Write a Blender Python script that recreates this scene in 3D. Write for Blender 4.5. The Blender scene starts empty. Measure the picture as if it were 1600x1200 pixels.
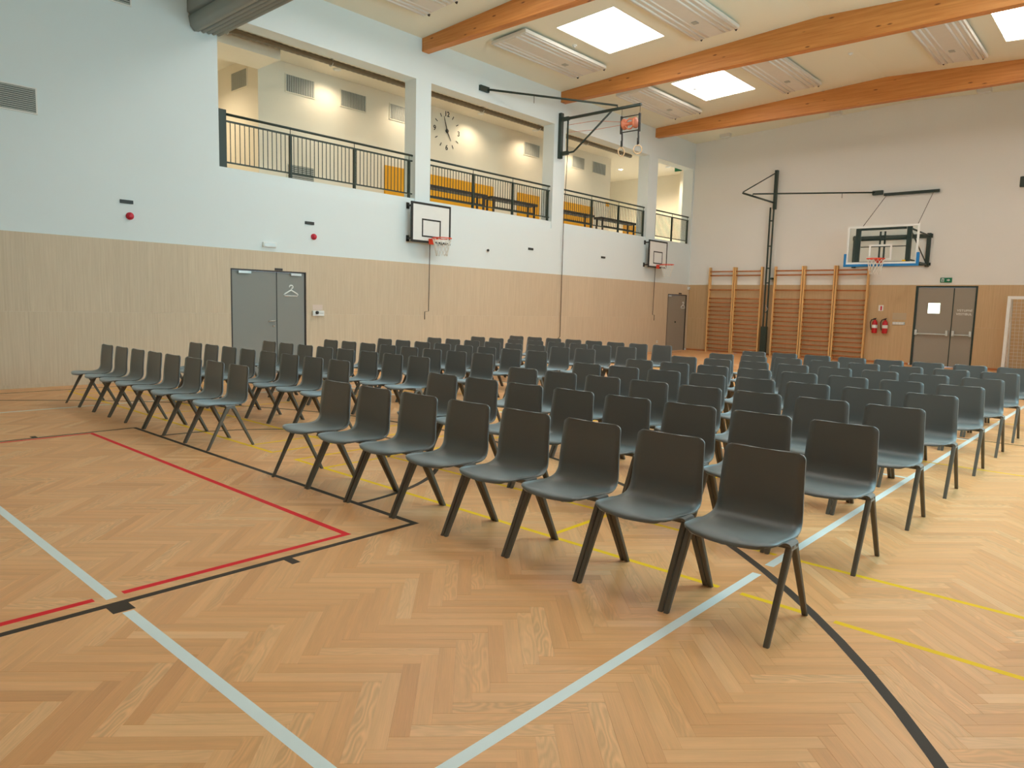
import bpy, bmesh, math, random
from mathutils import Vector, Matrix
random.seed(7)
sc = bpy.context.scene
COL = sc.collection

# ------------------------------------------------------------------ camera
cam_d = bpy.data.cameras.new('camera'); cam = bpy.data.objects.new('camera', cam_d); COL.objects.link(cam)
cam_d.sensor_fit = 'HORIZONTAL'; cam_d.sensor_width = 36.0; cam_d.lens = 1114.46 / 1600 * 36
cam_d.clip_start = 0.05; cam_d.clip_end = 200
YAW, PITCH, ROLL = 0.73223, 0.10962, 0.02599
_f = Vector((-math.sin(YAW)*math.cos(PITCH), math.cos(YAW)*math.cos(PITCH), -math.sin(PITCH)))
_r0 = Vector((math.cos(YAW), math.sin(YAW), 0)); _u0 = _r0.cross(_f)
_r = _r0*math.cos(ROLL) + _u0*math.sin(ROLL); _u = -_r0*math.sin(ROLL) + _u0*math.cos(ROLL)
CAM = Vector((0, 0, 1.5))
cam.matrix_world = Matrix(((_r.x, _u.x, -_f.x, 0), (_r.y, _u.y, -_f.y, 0), (_r.z, _u.z, -_f.z, 1.5), (0, 0, 0, 1)))
sc.camera = cam

# ------------------------------------------------------------------ world, daylight, exposure
XL, XR, YB, YF = -13.23, 1.03, 24.52, -4.2          # hall walls
w = bpy.data.worlds.new('sky'); sc.world = w; w.use_nodes = True
w.node_tree.nodes['Background'].inputs[0].default_value = (0.62, 0.80, 1.0, 1)
w.node_tree.nodes['Background'].inputs[1].default_value = 1.0
WIN = [(4.6, 8.6), (9.4, 13.4)]   # windows of the right wall (y range)
WZ0, WZ1 = 2.5, 5.3
WIN_RAD, SKY_EMIT, SPOT_W = 7.0, 7.6, 12.0
for a, b in WIN:                                     # daylight coming in through each window
    ld = bpy.data.lights.new('window_daylight', 'AREA'); ld.shape = 'RECTANGLE'
    ld.size = b - a - 0.1; ld.size_y = WZ1 - WZ0 - 0.1; ld.color = (0.50, 0.88, 1.0)
    ld.energy = WIN_RAD * math.pi * ld.size * ld.size_y
    lo = bpy.data.objects.new('window_daylight', ld); COL.objects.link(lo)
    lo.matrix_world = Matrix(((0, 0, 1, XR-0.02), (1, 0, 0, (a+b)/2), (0, 1, 0, (WZ0+WZ1)/2), (0, 0, 0, 1)))
vs = sc.view_settings
vs.view_transform = 'Standard'; vs.look = 'None'; vs.gamma = 1.0; vs.use_curve_mapping = False; vs.exposure = 0.38
sc.cycles.use_denoising = True
sc.cycles.max_bounces = 5; sc.cycles.diffuse_bounces = 4; sc.cycles.glossy_bounces = 2; sc.cycles.transmission_bounces = 4; sc.cycles.transparent_max_bounces = 6
sc.cycles.caustics_reflective = False; sc.cycles.caustics_refractive = False
sc.cycles.use_adaptive_sampling = True; sc.cycles.adaptive_threshold = 0.15; sc.cycles.adaptive_min_samples = 16

# ------------------------------------------------------------------ materials
def srgb(r, g, b):
    f = lambda c: (c/255/12.92) if c/255 <= 0.04045 else ((c/255+0.055)/1.055)**2.4
    return (f(r), f(g), f(b), 1)
MATS = {}
class NT:
    def __init__(s, name):
        s.m = bpy.data.materials.new(name); s.m.use_nodes = True
        s.t = s.m.node_tree; s.b = s.t.nodes['Principled BSDF']
    def n(s, kind, **kw):
        x = s.t.nodes.new(kind)
        for k, v in kw.items(): setattr(x, k, v)
        return x
    def l(s, a, b): s.t.links.new(a, b)
    def val(s, sock, v): s.b.inputs[sock].default_value = v
def plain(name, col, rough=0.5, metal=0.0, var=0.04, scale=6.0, bump=0.0, spec=0.5):
    k = NT(name); k.val('Roughness', rough); k.val('Metallic', metal); k.val('Specular IOR Level', spec)
    tc = k.n('ShaderNodeTexCoord'); nz = k.n('ShaderNodeTexNoise'); nz.inputs['Scale'].default_value = scale; nz.inputs['Detail'].default_value = 4
    k.l(tc.outputs['Object'], nz.inputs['Vector'])
    mx = k.n('ShaderNodeMix', data_type='RGBA'); c = Vector(col[:3])
    mx.inputs[6].default_value = (*(c*(1-var)), 1); mx.inputs[7].default_value = (*[min(1, v*(1+var)) for v in c], 1)
    k.l(nz.outputs['Fac'], mx.inputs[0]); k.l(mx.outputs[2], k.b.inputs['Base Color'])
    if bump:
        bp = k.n('ShaderNodeBump'); bp.inputs['Strength'].default_value = bump; bp.inputs['Distance'].default_value = 0.002
        n2 = k.n('ShaderNodeTexNoise'); n2.inputs['Scale'].default_value = scale*40; k.l(tc.outputs['Object'], n2.inputs['Vector'])
        k.l(n2.outputs['Fac'], bp.inputs['Height']); k.l(bp.outputs[0], k.b.inputs['Normal'])
    MATS[name] = k.m; return k.m
def emit(name, col, strength):
    k = NT(name); k.val('Base Color', col); k.val('Emission Color', col); k.val('Emission Strength', strength)
    MATS[name] = k.m; return k.m
def grain(name, c1, c2, scale, rough=0.5, knots=False, rnd=0.06, coord='pos', contrast=(0.3, 0.7), bump=0.05):
    """streaky wood; scale = texture frequency along x, y, z"""
    k = NT(name); k.val('Roughness', rough)
    if coord == 'pos': src = k.n('ShaderNodeNewGeometry').outputs['Position']
    else: src = k.n('ShaderNodeTexCoord').outputs['Object']
    oi = k.n('ShaderNodeObjectInfo')
    sh = k.n('ShaderNodeVectorMath', operation='ADD'); k.l(src, sh.inputs[0])
    rv = k.n('ShaderNodeMath', operation='MULTIPLY'); rv.inputs[1].default_value = 13.0; k.l(oi.outputs['Random'], rv.inputs[0])
    k.l(rv.outputs[0], sh.inputs[1])
    mp = k.n('ShaderNodeVectorMath', operation='MULTIPLY'); mp.inputs[1].default_value = scale; k.l(sh.outputs[0], mp.inputs[0])
    nz = k.n('ShaderNodeTexNoise'); nz.inputs['Scale'].default_value = 1; nz.inputs['Detail'].default_value = 6; nz.inputs['Roughness'].default_value = 0.65
    k.l(mp.outputs[0], nz.inputs['Vector'])
    rp = k.n('ShaderNodeValToRGB'); e = rp.color_ramp.elements
    e[0].position, e[1].position = contrast; e[0].color, e[1].color = c1, c2
    k.l(nz.outputs['Fac'], rp.inputs[0])
    hs = k.n('ShaderNodeHueSaturation'); mr = k.n('ShaderNodeMapRange')
    mr.inputs[3].default_value = 1-rnd; mr.inputs[4].default_value = 1+rnd
    k.l(oi.outputs['Random'], mr.inputs[0]); k.l(mr.outputs[0], hs.inputs['Value'])
    k.l(rp.outputs[0], hs.inputs['Color']); out = hs.outputs[0]
    if knots:
        vo = k.n('ShaderNodeTexVoronoi'); vo.inputs['Scale'].default_value = 1.0
        m2 = k.n('ShaderNodeVectorMath', operation='MULTIPLY'); m2.inputs[1].default_value = knots; k.l(sh.outputs[0], m2.inputs[0]); k.l(m2.outputs[0], vo.inputs['Vector'])
        r2 = k.n('ShaderNodeValToRGB'); r2.color_ramp.elements[0].position = 0.05; r2.color_ramp.elements[1].position = 0.12
        r2.color_ramp.elements[0].color = (1, 1, 1, 1); r2.color_ramp.elements[1].color = (0, 0, 0, 1)
        k.l(vo.outputs['Distance'], r2.inputs[0])
        mx = k.n('ShaderNodeMix', data_type='RGBA'); mx.inputs[7].default_value = (c1[0]*0.35, c1[1]*0.3, c1[2]*0.3, 1)
        k.l(r2.outputs[0], mx.inputs[0]); k.l(out, mx.inputs[6]); out = mx.outputs[2]
    k.l(out, k.b.inputs['Base Color'])
    bp = k.n('ShaderNodeBump'); bp.inputs['Strength'].default_value = bump; bp.inputs['Distance'].default_value = 0.002
    k.l(nz.outputs['Fac'], bp.inputs['Height']); k.l(bp.outputs[0], k.b.inputs['Normal'])
    MATS[name] = k.m; return k.m
def parquet(name):
    k = NT(name); k.val('Roughness', 0.36); k.val('Specular IOR Level', 0.45)
    uv = k.n('ShaderNodeUVMap', uv_map='grain'); at = k.n('ShaderNodeAttribute', attribute_name='tone')
    def streak(s, detail, rough=0.6):
        m = k.n('ShaderNodeVectorMath', operation='MULTIPLY'); m.inputs[1].default_value = s; k.l(uv.outputs[0], m.inputs[0])
        z = k.n('ShaderNodeTexNoise'); z.inputs['Scale'].default_value = 1; z.inputs['Detail'].default_value = detail; z.inputs['Roughness'].default_value = rough
        k.l(m.outputs[0], z.inputs['Vector']); return z.outputs['Fac']
    fine = streak((6, 260, 1), 3); broad = streak((1.6, 22, 1), 3)
    fig = streak((3.2, 13, 1), 1, 0.4)
    f1 = k.n('ShaderNodeMath', operation='MULTIPLY'); f1.inputs[1].default_value = 62.0; k.l(fig, f1.inputs[0])
    wv = k.n('ShaderNodeMath', operation='SINE'); k.l(f1.outputs[0], wv.inputs[0])
    rp = k.n('ShaderNodeValToRGB'); e = rp.color_ramp.elements
    e[0].position = 0.0; e[1].position = 1.0; e[0].color = srgb(218, 152, 96); e[1].color = srgb(250, 200, 146)
    x = e.new(0.5); x.color = srgb(238, 176, 118)
    k.l(at.outputs['Fac'], rp.inputs[0])
    def mul(col, fac, lo, hi):
        r_ = k.n('ShaderNodeMapRange'); r_.inputs[1].default_value = 0.25; r_.inputs[2].default_value = 0.75; r_.inputs[3].default_value = lo; r_.inputs[4].default_value = hi
        k.l(fac, r_.inputs[0]); x_ = k.n('ShaderNodeVectorMath', operation='SCALE'); k.l(col, x_.inputs[0]); k.l(r_.outputs[0], x_.inputs['Scale']); return x_.outputs[0]
    c = mul(rp.outputs[0], broad, 0.88, 1.08); c = mul(c, fine, 0.93, 1.05)
    # figured (cathedral) grain only on some planks
    fg = k.n('ShaderNodeMapRange'); fg.inputs[1].default_value = 0.62; fg.inputs[2].default_value = 0.95
    sp = k.n('ShaderNodeSeparateXYZ'); k.l(at.outputs['Vector'], sp.inputs[0]); k.l(sp.outputs[1], fg.inputs[0])
    wr = k.n('ShaderNodeMapRange'); wr.inputs[1].default_value = -1.0; wr.inputs[3].default_value = 0.86; wr.inputs[4].default_value = 1.03; k.l(wv.outputs[0], wr.inputs[0])
    mxf = k.n('ShaderNodeMix'); mxf.inputs[2].default_value = 1.0; k.l(fg.outputs[0], mxf.inputs[0]); k.l(wr.outputs[0], mxf.inputs[3])
    x_ = k.n('ShaderNodeVectorMath', operation='SCALE'); k.l(c, x_.inputs[0]); k.l(mxf.outputs[0], x_.inputs['Scale'])
    k.l(x_.outputs[0], k.b.inputs['Base Color'])
    rr = k.n('ShaderNodeMapRange'); rr.inputs[3].default_value = 0.30; rr.inputs[4].default_value = 0.46; k.l(broad, rr.inputs[0]); k.l(rr.outputs[0], k.b.inputs['Roughness'])
    bp = k.n('ShaderNodeBump'); bp.inputs['Strength'].default_value = 0.06; bp.inputs['Distance'].default_value = 0.001
    k.l(fine, bp.inputs['Height']); k.l(bp.outputs[0], k.b.inputs['Normal'])
    MATS[name] = k.m; return k.m

M_floor = parquet('oak_parquet')
M_sub = plain('subfloor', srgb(90, 62, 40), 0.9)
M_wall = plain('white_paint', srgb(236, 234, 228), 0.85, var=0.012, scale=1.2, bump=0.05)
M_ceil = plain('ceiling_paint', srgb(240, 240, 222), 0.9, var=0.012, scale=1.0)
M_wallL = plain('white_paint_cool_daylit', srgb(229, 237, 237), 0.85, var=0.012, scale=1.2, bump=0.05)  # white paint with the left side's cool daylight put into its colour
M_balc = plain('balcony_paint', srgb(238, 228, 208), 0.85, var=0.012)
M_panel = grain('oak_laminate', srgb(202, 180, 150), srgb(222, 202, 174), (45, 45, 1.3), 0.55, rnd=0.02, contrast=(0.25, 0.75))
M_panel_shade = grain('oak_laminate_warm_shade', srgb(194, 162, 120), srgb(212, 180, 138), (45, 45, 1.3), 0.55, rnd=0.02, contrast=(0.25, 0.75))  # same oak, darkened and warmed: back wall's dim warm light put into the colour
M_beam = grain('glulam_spruce', srgb(194, 118, 54), srgb(220, 150, 80), (0.9, 10, 24), 0.55, knots=(1.7, 4, 6), rnd=0.03)
M_bars = grain('beech', srgb(176, 104, 54), srgb(198, 126, 72), (6, 6, 3), 0.45, rnd=0.04)
M_post = grain('pine_upright', srgb(226, 172, 104), srgb(240, 196, 134), (30, 30, 1.5), 0.5, rnd=0.03)
M_chair = plain('charcoal_plastic', srgb(68, 66, 62), 0.5, var=0.02, scale=60, spec=1.0)
for _k, _v in (('Coat Weight', 0.4), ('Coat Roughness', 0.5), ('Coat IOR', 1.7), ('Sheen Weight', 0.75), ('Sheen Roughness', 0.45), ('Sheen Tint', (0.86, 0.96, 1.0, 1))): M_chair.node_tree.nodes['Principled BSDF'].inputs[_k].default_value = _v
M_leg = plain('bronze_grey_leg', srgb(98, 90, 79), 0.5, var=0.03)
M_green = plain('dark_green_steel', srgb(44, 58, 50), 0.45, var=0.05)
M_black = plain('black_paint', srgb(40, 40, 38), 0.5)
M_grey = plain('grey_door', srgb(140, 140, 134), 0.5, var=0.015)
M_dgrey = plain('taupe_door', srgb(156, 147, 133), 0.5, var=0.015)
M_steel = plain('brushed_steel', srgb(200, 202, 202), 0.3, metal=0.9)
M_silver = plain('silver_cover', srgb(214, 222, 222), 0.35, metal=0.3)
M_white = plain('white_plastic', srgb(236, 236, 232), 0.4)
M_red = plain('red_enamel', srgb(200, 24, 34), 0.35)
M_siren = plain('siren_red', srgb(206, 40, 62), 0.4)
M_rim = plain('rim_orange', srgb(232, 74, 44), 0.4)
M_yellow = plain('amber_panel', srgb(236, 168, 16), 0.6, var=0.04)
M_blue = plain('blue_padding', srgb(24, 124, 190), 0.5)
M_net = plain('white_net', srgb(236, 234, 226), 0.8)
M_lw = plain('line_white', srgb(228, 236, 234), 0.45)
M_lk = plain('line_black', srgb(66, 54, 44), 0.6, spec=0.25)
M_lr = plain('line_red', srgb(232, 34, 44), 0.6, spec=0.25)
M_ly = plain('line_yellow', srgb(248, 200, 4), 0.6, spec=0.25)
M_cloth = plain('grey_curtain', srgb(165, 165, 156), 0.8, var=0.06, scale=3)
M_grille = plain('grille_grey', srgb(176, 176, 166), 0.5)
M_grdark = plain('grille_dark', srgb(70, 74, 70), 0.7)
M_rad = plain('radiant_panel', srgb(226, 222, 212), 0.5)
M_duct = plain('duct_grey', srgb(132, 122, 106), 0.5, metal=0.3)
M_bench = plain('bench_brown', srgb(64, 54, 50), 0.5)
M_leather = plain('leather_tan', srgb(208, 122, 88), 0.5)
M_rope = plain('cable_dark', srgb(66, 52, 42), 0.7)
M_wood2 = plain('ring_birch', srgb(220, 190, 150), 0.4)
M_exit = plain('exit_green', srgb(14, 120, 82), 0.4)
M_sky = emit('skylight_daylight', (1.0, 0.96, 0.91, 1), SKY_EMIT)
M_lamp = emit('lamp_glow', (1.0, 0.93, 0.74, 1), 14)
M_pane = emit('backlit_pane', (0.86, 1.0, 0.84, 1), 1.5)
def glass(name, tint, alpha_like=0.9):
    k = NT(name); tr = k.n('ShaderNodeBsdfTransparent'); tr.inputs[0].default_value = tint; gl = k.n('ShaderNodeBsdfGlossy'); gl.inputs['Roughness'].default_value = 0.03
    fr = k.n('ShaderNodeFresnel'); fr.inputs['IOR'].default_value = 1.45; mx = k.n('ShaderNodeMixShader'); k.l(fr.outputs[0], mx.inputs[0]); k.l(tr.outputs[0], mx.inputs[1]); k.l(gl.outputs[0], mx.inputs[2])
    k.l(mx.outputs[0], k.t.nodes['Material Output'].inputs['Surface']); MATS[name] = k.m; return k.m
M_glass = glass('clear_board', (0.96, 0.99, 0.98, 1))

# ------------------------------------------------------------------ mesh helpers
class MB:
    def __init__(s): s.v = []; s.f = []; s.sm = []
    def add(s, vs_, fs, smooth=False):
        o = len(s.v); s.v += [tuple(p) for p in vs_]
        for f in fs: s.f.append([o+i for i in f]); s.sm.append(smooth)
        return s
    def box(s, x0, x1, y0, y1, z0, z1):
        return s.add([(x0,y0,z0),(x1,y0,z0),(x1,y1,z0),(x0,y1,z0),(x0,y0,z1),(x1,y0,z1),(x1,y1,z1),(x0,y1,z1)],
                     [(3,2,1,0),(4,5,6,7),(0,1,5,4),(1,2,6,5),(2,3,7,6),(3,0,4,7)])
    def tube(s, pts, r, n=8, closed=False, r2=None):
        pts = [Vector(p) for p in pts]; m = len(pts); rings = []; ref = None
        for i, p in enumerate(pts):
            if closed: t = (pts[(i+1) % m]-pts[i-1]).normalized()
            else: t = (pts[min(i+1, m-1)]-pts[max(i-1, 0)]).normalized()
            if ref is None: ref = Vector((0,0,1)) if abs(t.z) < 0.9 else Vector((1,0,0))
            a = (ref - t*ref.dot(t)).normalized(); b = t.cross(a); ref = a
            rr = r if r2 is None else r + (r2-r)*i/(m-1)
            rings.append([p + (a*math.cos(q)+b*math.sin(q))*rr for q in [2*math.pi*(j+0.5)/n for j in range(n)]])
        V = [q for rg in rings for q in rg]; F = []
        for i in range(m if closed else m-1):
            for j in range(n):
                a0 = i*n+j; a1 = i*n+(j+1) % n; b0 = ((i+1) % m)*n+j; b1 = ((i+1) % m)*n+(j+1) % n
                F.append((a0, a1, b1, b0))
        s.add(V, F, n > 5)
        if not closed:
            o = len(s.v)-len(V)
            s.f.append([o+j for j in range(n)][::-1]); s.sm.append(False)
            s.f.append([o+(m-1)*n+j for j in range(n)]); s.sm.append(False)
        return s
    def bar(s, p0, p1, wx, wy, up=(0,0,1)):
        """rectangular bar from p0 to p1, wx across, wy in the 'up' direction"""
        p0, p1 = Vector(p0), Vector(p1); t = (p1-p0).normalized(); up = Vector(up)
        if abs(t.dot(up)) > 0.98: up = Vector((0,1,0)) if abs(t.y) < 0.9 else Vector((1,0,0))
        a = t.cross(up).normalized(); b = a.cross(t)
        V = [p + a*i*wx/2 + b*j*wy/2 for p in (p0, p1) for i, j in ((-1,-1),(1,-1),(1,1),(-1,1))]
        return s.add(V, [(0,1,2,3),(7,6,5,4),(0,4,5,1),(1,5,6,2),(2,6,7,3),(3,7,4,0)])
    def lathe(s, prof, c, n=16, axis='z'):
        V = []; F = []
        for r, h in prof:
            for j in range(n):
                q = 2*math.pi*j/n; p = (r*math.cos(q), r*math.sin(q), h)
                if axis == 'x': p = (h, p[0], p[1])
                if axis == 'y': p = (p[0], h, p[1])
                V.append((c[0]+p[0], c[1]+p[1], c[2]+p[2]))
        for i in range(len(prof)-1):
            for j in range(n): F.append((i*n+j, i*n+(j+1) % n, (i+1)*n+(j+1) % n, (i+1)*n+j))
        F.append(tuple(range(n))[::-1]); F.append(tuple((len(prof)-1)*n+j for j in range(n)))
        return s.add(V, F, True)
    def prism(s, poly, axis, a, b, smooth=False):
        """closed 2-D outline swept along an axis"""
        n = len(poly); V = []
        for h in (a, b):
            for p, q in poly: V.append({'x': (h, p, q), 'y': (p, h, q), 'z': (p, q, h)}[axis])
        F = [(i, (i+1) % n, n+(i+1) % n, n+i) for i in range(n)]
        s.add(V, F, smooth); o = len(s.v)-2*n
        s.f.append([o+i for i in range(n)][::-1]); s.sm.append(False); s.f.append([o+n+i for i in range(n)]); s.sm.append(False)
        return s
    def mesh(s, name):
        m = bpy.data.meshes.new(name); m.from_pydata(s.v, [], s.f)
        m.polygons.foreach_set('use_smooth', s.sm)
        bm = bmesh.new(); bm.from_mesh(m); bmesh.ops.recalc_face_normals(bm, faces=bm.faces); bm.to_mesh(m); bm.free()
        m.update(); return m
    def build(s, name, mat, parent=None, bevel=0, label=None):
        o = bpy.data.objects.new(name, s.mesh(name)); o.data.materials.append(mat); COL.objects.link(o)
        if parent is not None: o.parent = parent
        if bevel:
            md = o.modifiers.new('edge', 'BEVEL'); md.width = bevel; md.segments = 2; md.limit_method = 'ANGLE'
        if label: o['label'] = label
        return o
def empty(name, loc=(0,0,0), rz=0.0):
    o = bpy.data.objects.new(name, None); COL.objects.link(o); o.location = loc; o.rotation_euler = (0,0,rz); o.empty_display_size = 0.1; return o
def tag(o, label, cat, group=None):
    o['label'] = label; o['category'] = cat
    if group: o['group'] = group
    return o
def struct(o, label=None):
    o['kind'] = 'structure'
    if label: o['label'] = label
    return o
def box(name, mat, x0, x1, y0, y1, z0, z1, parent=None, bevel=0, label=None):
    """box relative to its parent empty when parent has a location"""
    if parent is not None and parent.type == 'EMPTY':
        l = parent.location; x0 -= l.x; x1 -= l.x; y0 -= l.y; y1 -= l.y; z0 -= l.z; z1 -= l.z
    return MB().box(x0,x1,y0,y1,z0,z1).build(name, mat, parent, bevel, label)
def grid_wall(name, mat, axis, pos, thick, us, vs_, hole):
    """wall slab with openings as one connected mesh: axis 'x' -> plane x=pos, u=y, v=z; 'y' -> plane y=pos, u=x, v=z"""
    us, vs_ = sorted(set(us)), sorted(set(vs_)); bm = bmesh.new(); V = {}
    def vert(i, j, d):
        if (i, j, d) not in V:
            h = pos + (thick if d else 0)
            V[i,j,d] = bm.verts.new((h, us[i], vs_[j]) if axis == 'x' else (us[i], h, vs_[j]))
        return V[i,j,d]
    nu, nv = len(us)-1, len(vs_)-1
    solid = lambda i, j: 0 <= i < nu and 0 <= j < nv and not hole((us[i]+us[i+1])/2, (vs_[j]+vs_[j+1])/2)
    for i in range(nu):
        for j in range(nv):
            if not solid(i, j): continue
            for d in (0, 1): bm.faces.new([vert(i,j,d), vert(i+1,j,d), vert(i+1,j+1,d), vert(i,j+1,d)])
            for (di, dj), (a, b) in (((-1,0),((i,j),(i,j+1))), ((1,0),((i+1,j),(i+1,j+1))), ((0,-1),((i,j),(i+1,j))), ((0,1),((i,j+1),(i+1,j+1)))):
                if not solid(i+di, j+dj): bm.faces.new([vert(*a,0), vert(*b,0), vert(*b,1), vert(*a,1)])
    bmesh.ops.recalc_face_normals(bm, faces=bm.faces)
    m = bpy.data.meshes.new(name); bm.to_mesh(m); bm.free(); m.materials.append(mat)
    o = bpy.data.objects.new(name, m); COL.objects.link(o); return struct(o)
def text_mesh(name, txt, size, mat, parent, mw, bold=0.0, spacing=1.0):
    cu = bpy.data.curves.new('lettering', 'FONT'); cu.body = txt; cu.size = size; cu.extrude = 0.002; cu.align_x = 'CENTER'; cu.align_y = 'CENTER'; cu.offset = bold; cu.space_character = spacing
    t = bpy.data.objects.new('lettering', cu); COL.objects.link(t)
    dg = bpy.context.evaluated_depsgraph_get(); m = bpy.data.meshes.new_from_object(t.evaluated_get(dg)); bpy.data.objects.remove(t)
    m.transform(mw); m.materials.clear(); m.materials.append(mat)
    o = bpy.data.objects.new(name, m); COL.objects.link(o); o.parent = parent; return o
def facing(axis, origin):
    """matrix that stands flat lettering up on a wall: axis '+x' (left wall) or '-y' (far wall)"""
    if axis == '+x': cols = (Vector((0,1,0)), Vector((0,0,1)), Vector((1,0,0)))
    else: cols = (Vector((1,0,0)), Vector((0,0,1)), Vector((0,-1,0)))
    m = Matrix.Identity(4)
    for c in range(3):
        for r_ in range(3): m[r_][c] = cols[c][r_]
    m.translation = Vector(origin); return m
def ordn(i): return ['first','second','third','fourth','fifth','sixth','seventh','eighth','ninth','tenth'][i]

# ================================================================== THE SETTING
# ---- floor: sub-floor, herringbone planks
floor = struct(MB().box(XL-0.05, XR+0.05, YF, YB+0.05, -0.12, -0.006).build('floor', M_sub), 'herringbone oak parquet floor with coloured court lines')
PL, PW = 0.51, 0.0715; OX, OY = -2.520, 2.021; q2 = math.sqrt(0.5)
def plank_verts(zt):
    c, d = 0.0008, 0.0007
    out = [(0,0,zt-d),(PL,0,zt-d),(PL,PW,zt-d),(0,PW,zt-d)]
    inn = [(c,c,zt),(PL-c,c,zt),(PL-c,PW-c,zt),(c,PW-c,zt)]
    return out+inn, [(4,5,6,7),(0,1,5,4),(1,2,6,5),(2,3,7,6),(3,0,4,7)]
def proj(p):
    d = Vector(p)-CAM; z = d.dot(_f)
    if z < 0.2: return None
    return 800+1114.46*d.dot(_r)/z, 600-1114.46*d.dot(_u)/z, z
planks = []                                          # (origin u,v, orientation)
N = 420
for T in range(-34, 34):
    for n in range(-N, N):
        for o_ in (0, 1):
            if o_ == 0: u, v = n*PW + T*PL, n*PW - T*PL; cu_, cv_ = u+PL/2, v+PW/2
            else: u, v = n*PW + PL + T*PL, (n+1)*PW - PL - T*PL; cu_, cv_ = u+PW/2, v+PL/2
            x, y = OX+(cu_-cv_)*q2, OY+(cu_+cv_)*q2
            if XL-0.1 < x < XR+0.1 and YF+0.1 < y < YB+0.1: planks.append((u, v, o_, x, y))
def seen_size(p):
    c = proj((p[3], p[4], 0))
    return -1 if c is None or not (-40 < c[0] < 1640 and 0 < c[1] < 1230) else 1/c[2]
planks.sort(key=seen_size, reverse=True)
def plank_attrs(me, tones, uvs):
    a = me.attributes.new('tone', 'FLOAT_VECTOR', 'FACE'); a.data.foreach_set('vector', [c for t in tones for c in t])
    l = me.uv_layers.new(name='grain'); l.data.foreach_set('uv', [c for t in uvs for c in t])
def rnd_tone():
    t = min(1, max(0, random.gauss(0.5, 0.15))); return (t, random.random(), t)
PVAR = []
for k in range(40):
    pv, pf = plank_verts(0.0); me = bpy.data.meshes.new('plank'); me.from_pydata(pv, [], pf)
    t = rnd_tone(); ou, ov = random.uniform(0, 50), random.uniform(0, 50)
    plank_attrs(me, [t]*5, [(pv[i][0]+ou, pv[i][1]+ov) for f in pf for i in f]); me.materials.append(M_floor); PVAR.append(me)
def plank_frame(u, v, o_):
    """world origin and heading of a plank"""
    if o_ == 0: return OX+(u-v)*q2, OY+(u+v)*q2, math.pi/4
    u += PW; return OX+(u-v)*q2, OY+(u+v)*q2, 3*math.pi/4
for p in planks[:300]:
    o = bpy.data.objects.new('plank', random.choice(PVAR)); COL.objects.link(o); o.parent = floor
    x, y, a = plank_frame(p[0], p[1], p[2]); o.location = (x, y, 0); o.rotation_euler = (0, 0, a)
V, F, TN, UVS = [], [], [], []
for p in planks[300:]:
    pv, pf = plank_verts(0.0); x, y, a = plank_frame(p[0], p[1], p[2]); ca, sa = math.cos(a), math.sin(a); o = len(V)
    t = rnd_tone(); ou, ov = random.uniform(0, 50), random.uniform(0, 50)
    for q in pv: V.append((x+q[0]*ca-q[1]*sa, y+q[0]*sa+q[1]*ca, q[2]))
    for f in pf:
        F.append([o+i for i in f]); TN.append(t)
        for i in f: UVS.append((pv[i][0]+ou, pv[i][1]+ov))
me = bpy.data.meshes.new('plank_field'); me.from_pydata(V, [], F); plank_attrs(me, TN, UVS); me.materials.append(M_floor)
pf_o = bpy.data.objects.new('plank_field', me); COL.objects.link(pf_o); pf_o.parent = floor; pf_o['kind'] = 'stuff'

# ---- court lines painted on the floor (thin strips of paint)
ZL = 0.0004
def line(name, mat, x0, x1, y0, y1, dz=0):
    return MB().box(x0, x1, y0, y1, 0.00005, ZL+dz).build(name, mat, floor)
def arc(name, mat, cx, cy, r, wd, a0, a1, n=64):
    V = []; F = []
    for i in range(n+1):
        a = math.radians(a0+(a1-a0)*i/n)
        for rr in (r-wd/2, r+wd/2): V.append((cx+rr*math.cos(a), cy+rr*math.sin(a), ZL*1.2))
    F = [(2*i, 2*i+1, 2*i+3, 2*i+2) for i in range(n)]
    return MB().add(V, F).build(name, mat, floor)
wl, wk, wy_ = 'white_court_line', 'black_court_line', 'yellow_court_line'
h = 0.026
line(wl, M_lw, -1.585-h, -1.585+h, 1.22-h, 3.92); line(wl, M_lw, -1.585-h, -1.585+h, 4.09, 19.22)
line(wl, M_lw, -3.525, -1.585-h, 1.22-h, 1.22+h); line(wl, M_lw, -10.65, -3.735, 1.22-h, 1.22+h)
line(wl, M_lw, -10.65-h, -10.65+h, 1.22-h, 19.22)
for y in (7.32, 10.22, 13.2, 19.22): line(wl, M_lw, -10.65+h, -1.585-h, y-h, y+h)
h = 0.022
line(wk, M_lk, -8.57, -3.655, 3.105-h, 3.105+h, 1e-4); line(wk, M_lk, -3.655-h, -3.655+h, -2.7, 3.105+h); line(wk, M_lk, -8.57-h, -8.57+h, -2.7, 3.105+h)
for y in (2.13, 1.21, 0.36):
    t_ = 0.05 if y == 1.21 else 0.026
    line('black_lane_mark', M_lk, -3.633, -3.54, y-t_, y+t_, 2e-4); line('black_lane_mark', M_lk, -8.685, -8.592, y-t_, y+t_, 2e-4)
arc('free_throw_arc', M_lk, -6.11, 3.105, 1.80, 0.045, 0, 180); arc('three_point_arc', M_lk, -6.11, -1.14, 6.85, 0.05, 12, 168)
line(wk, M_lk, -12.70, -12.66, -2.7, 23.2); line(wk, M_lk, 0.46, 0.50, -2.7, 23.2); line(wk, M_lk, -12.66, 0.46, 10.26, 10.30, -1e-4)
arc('centre_circle', M_lk, -6.11, 10.28, 1.80, 0.045, 0, 360, 96); arc('three_point_arc', M_lk, -6.11, 21.6, 6.85, 0.05, 192, 348)
line(wk, M_lk, -8.57, -3.655, 17.4, 17.45)
h = 0.022
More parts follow.
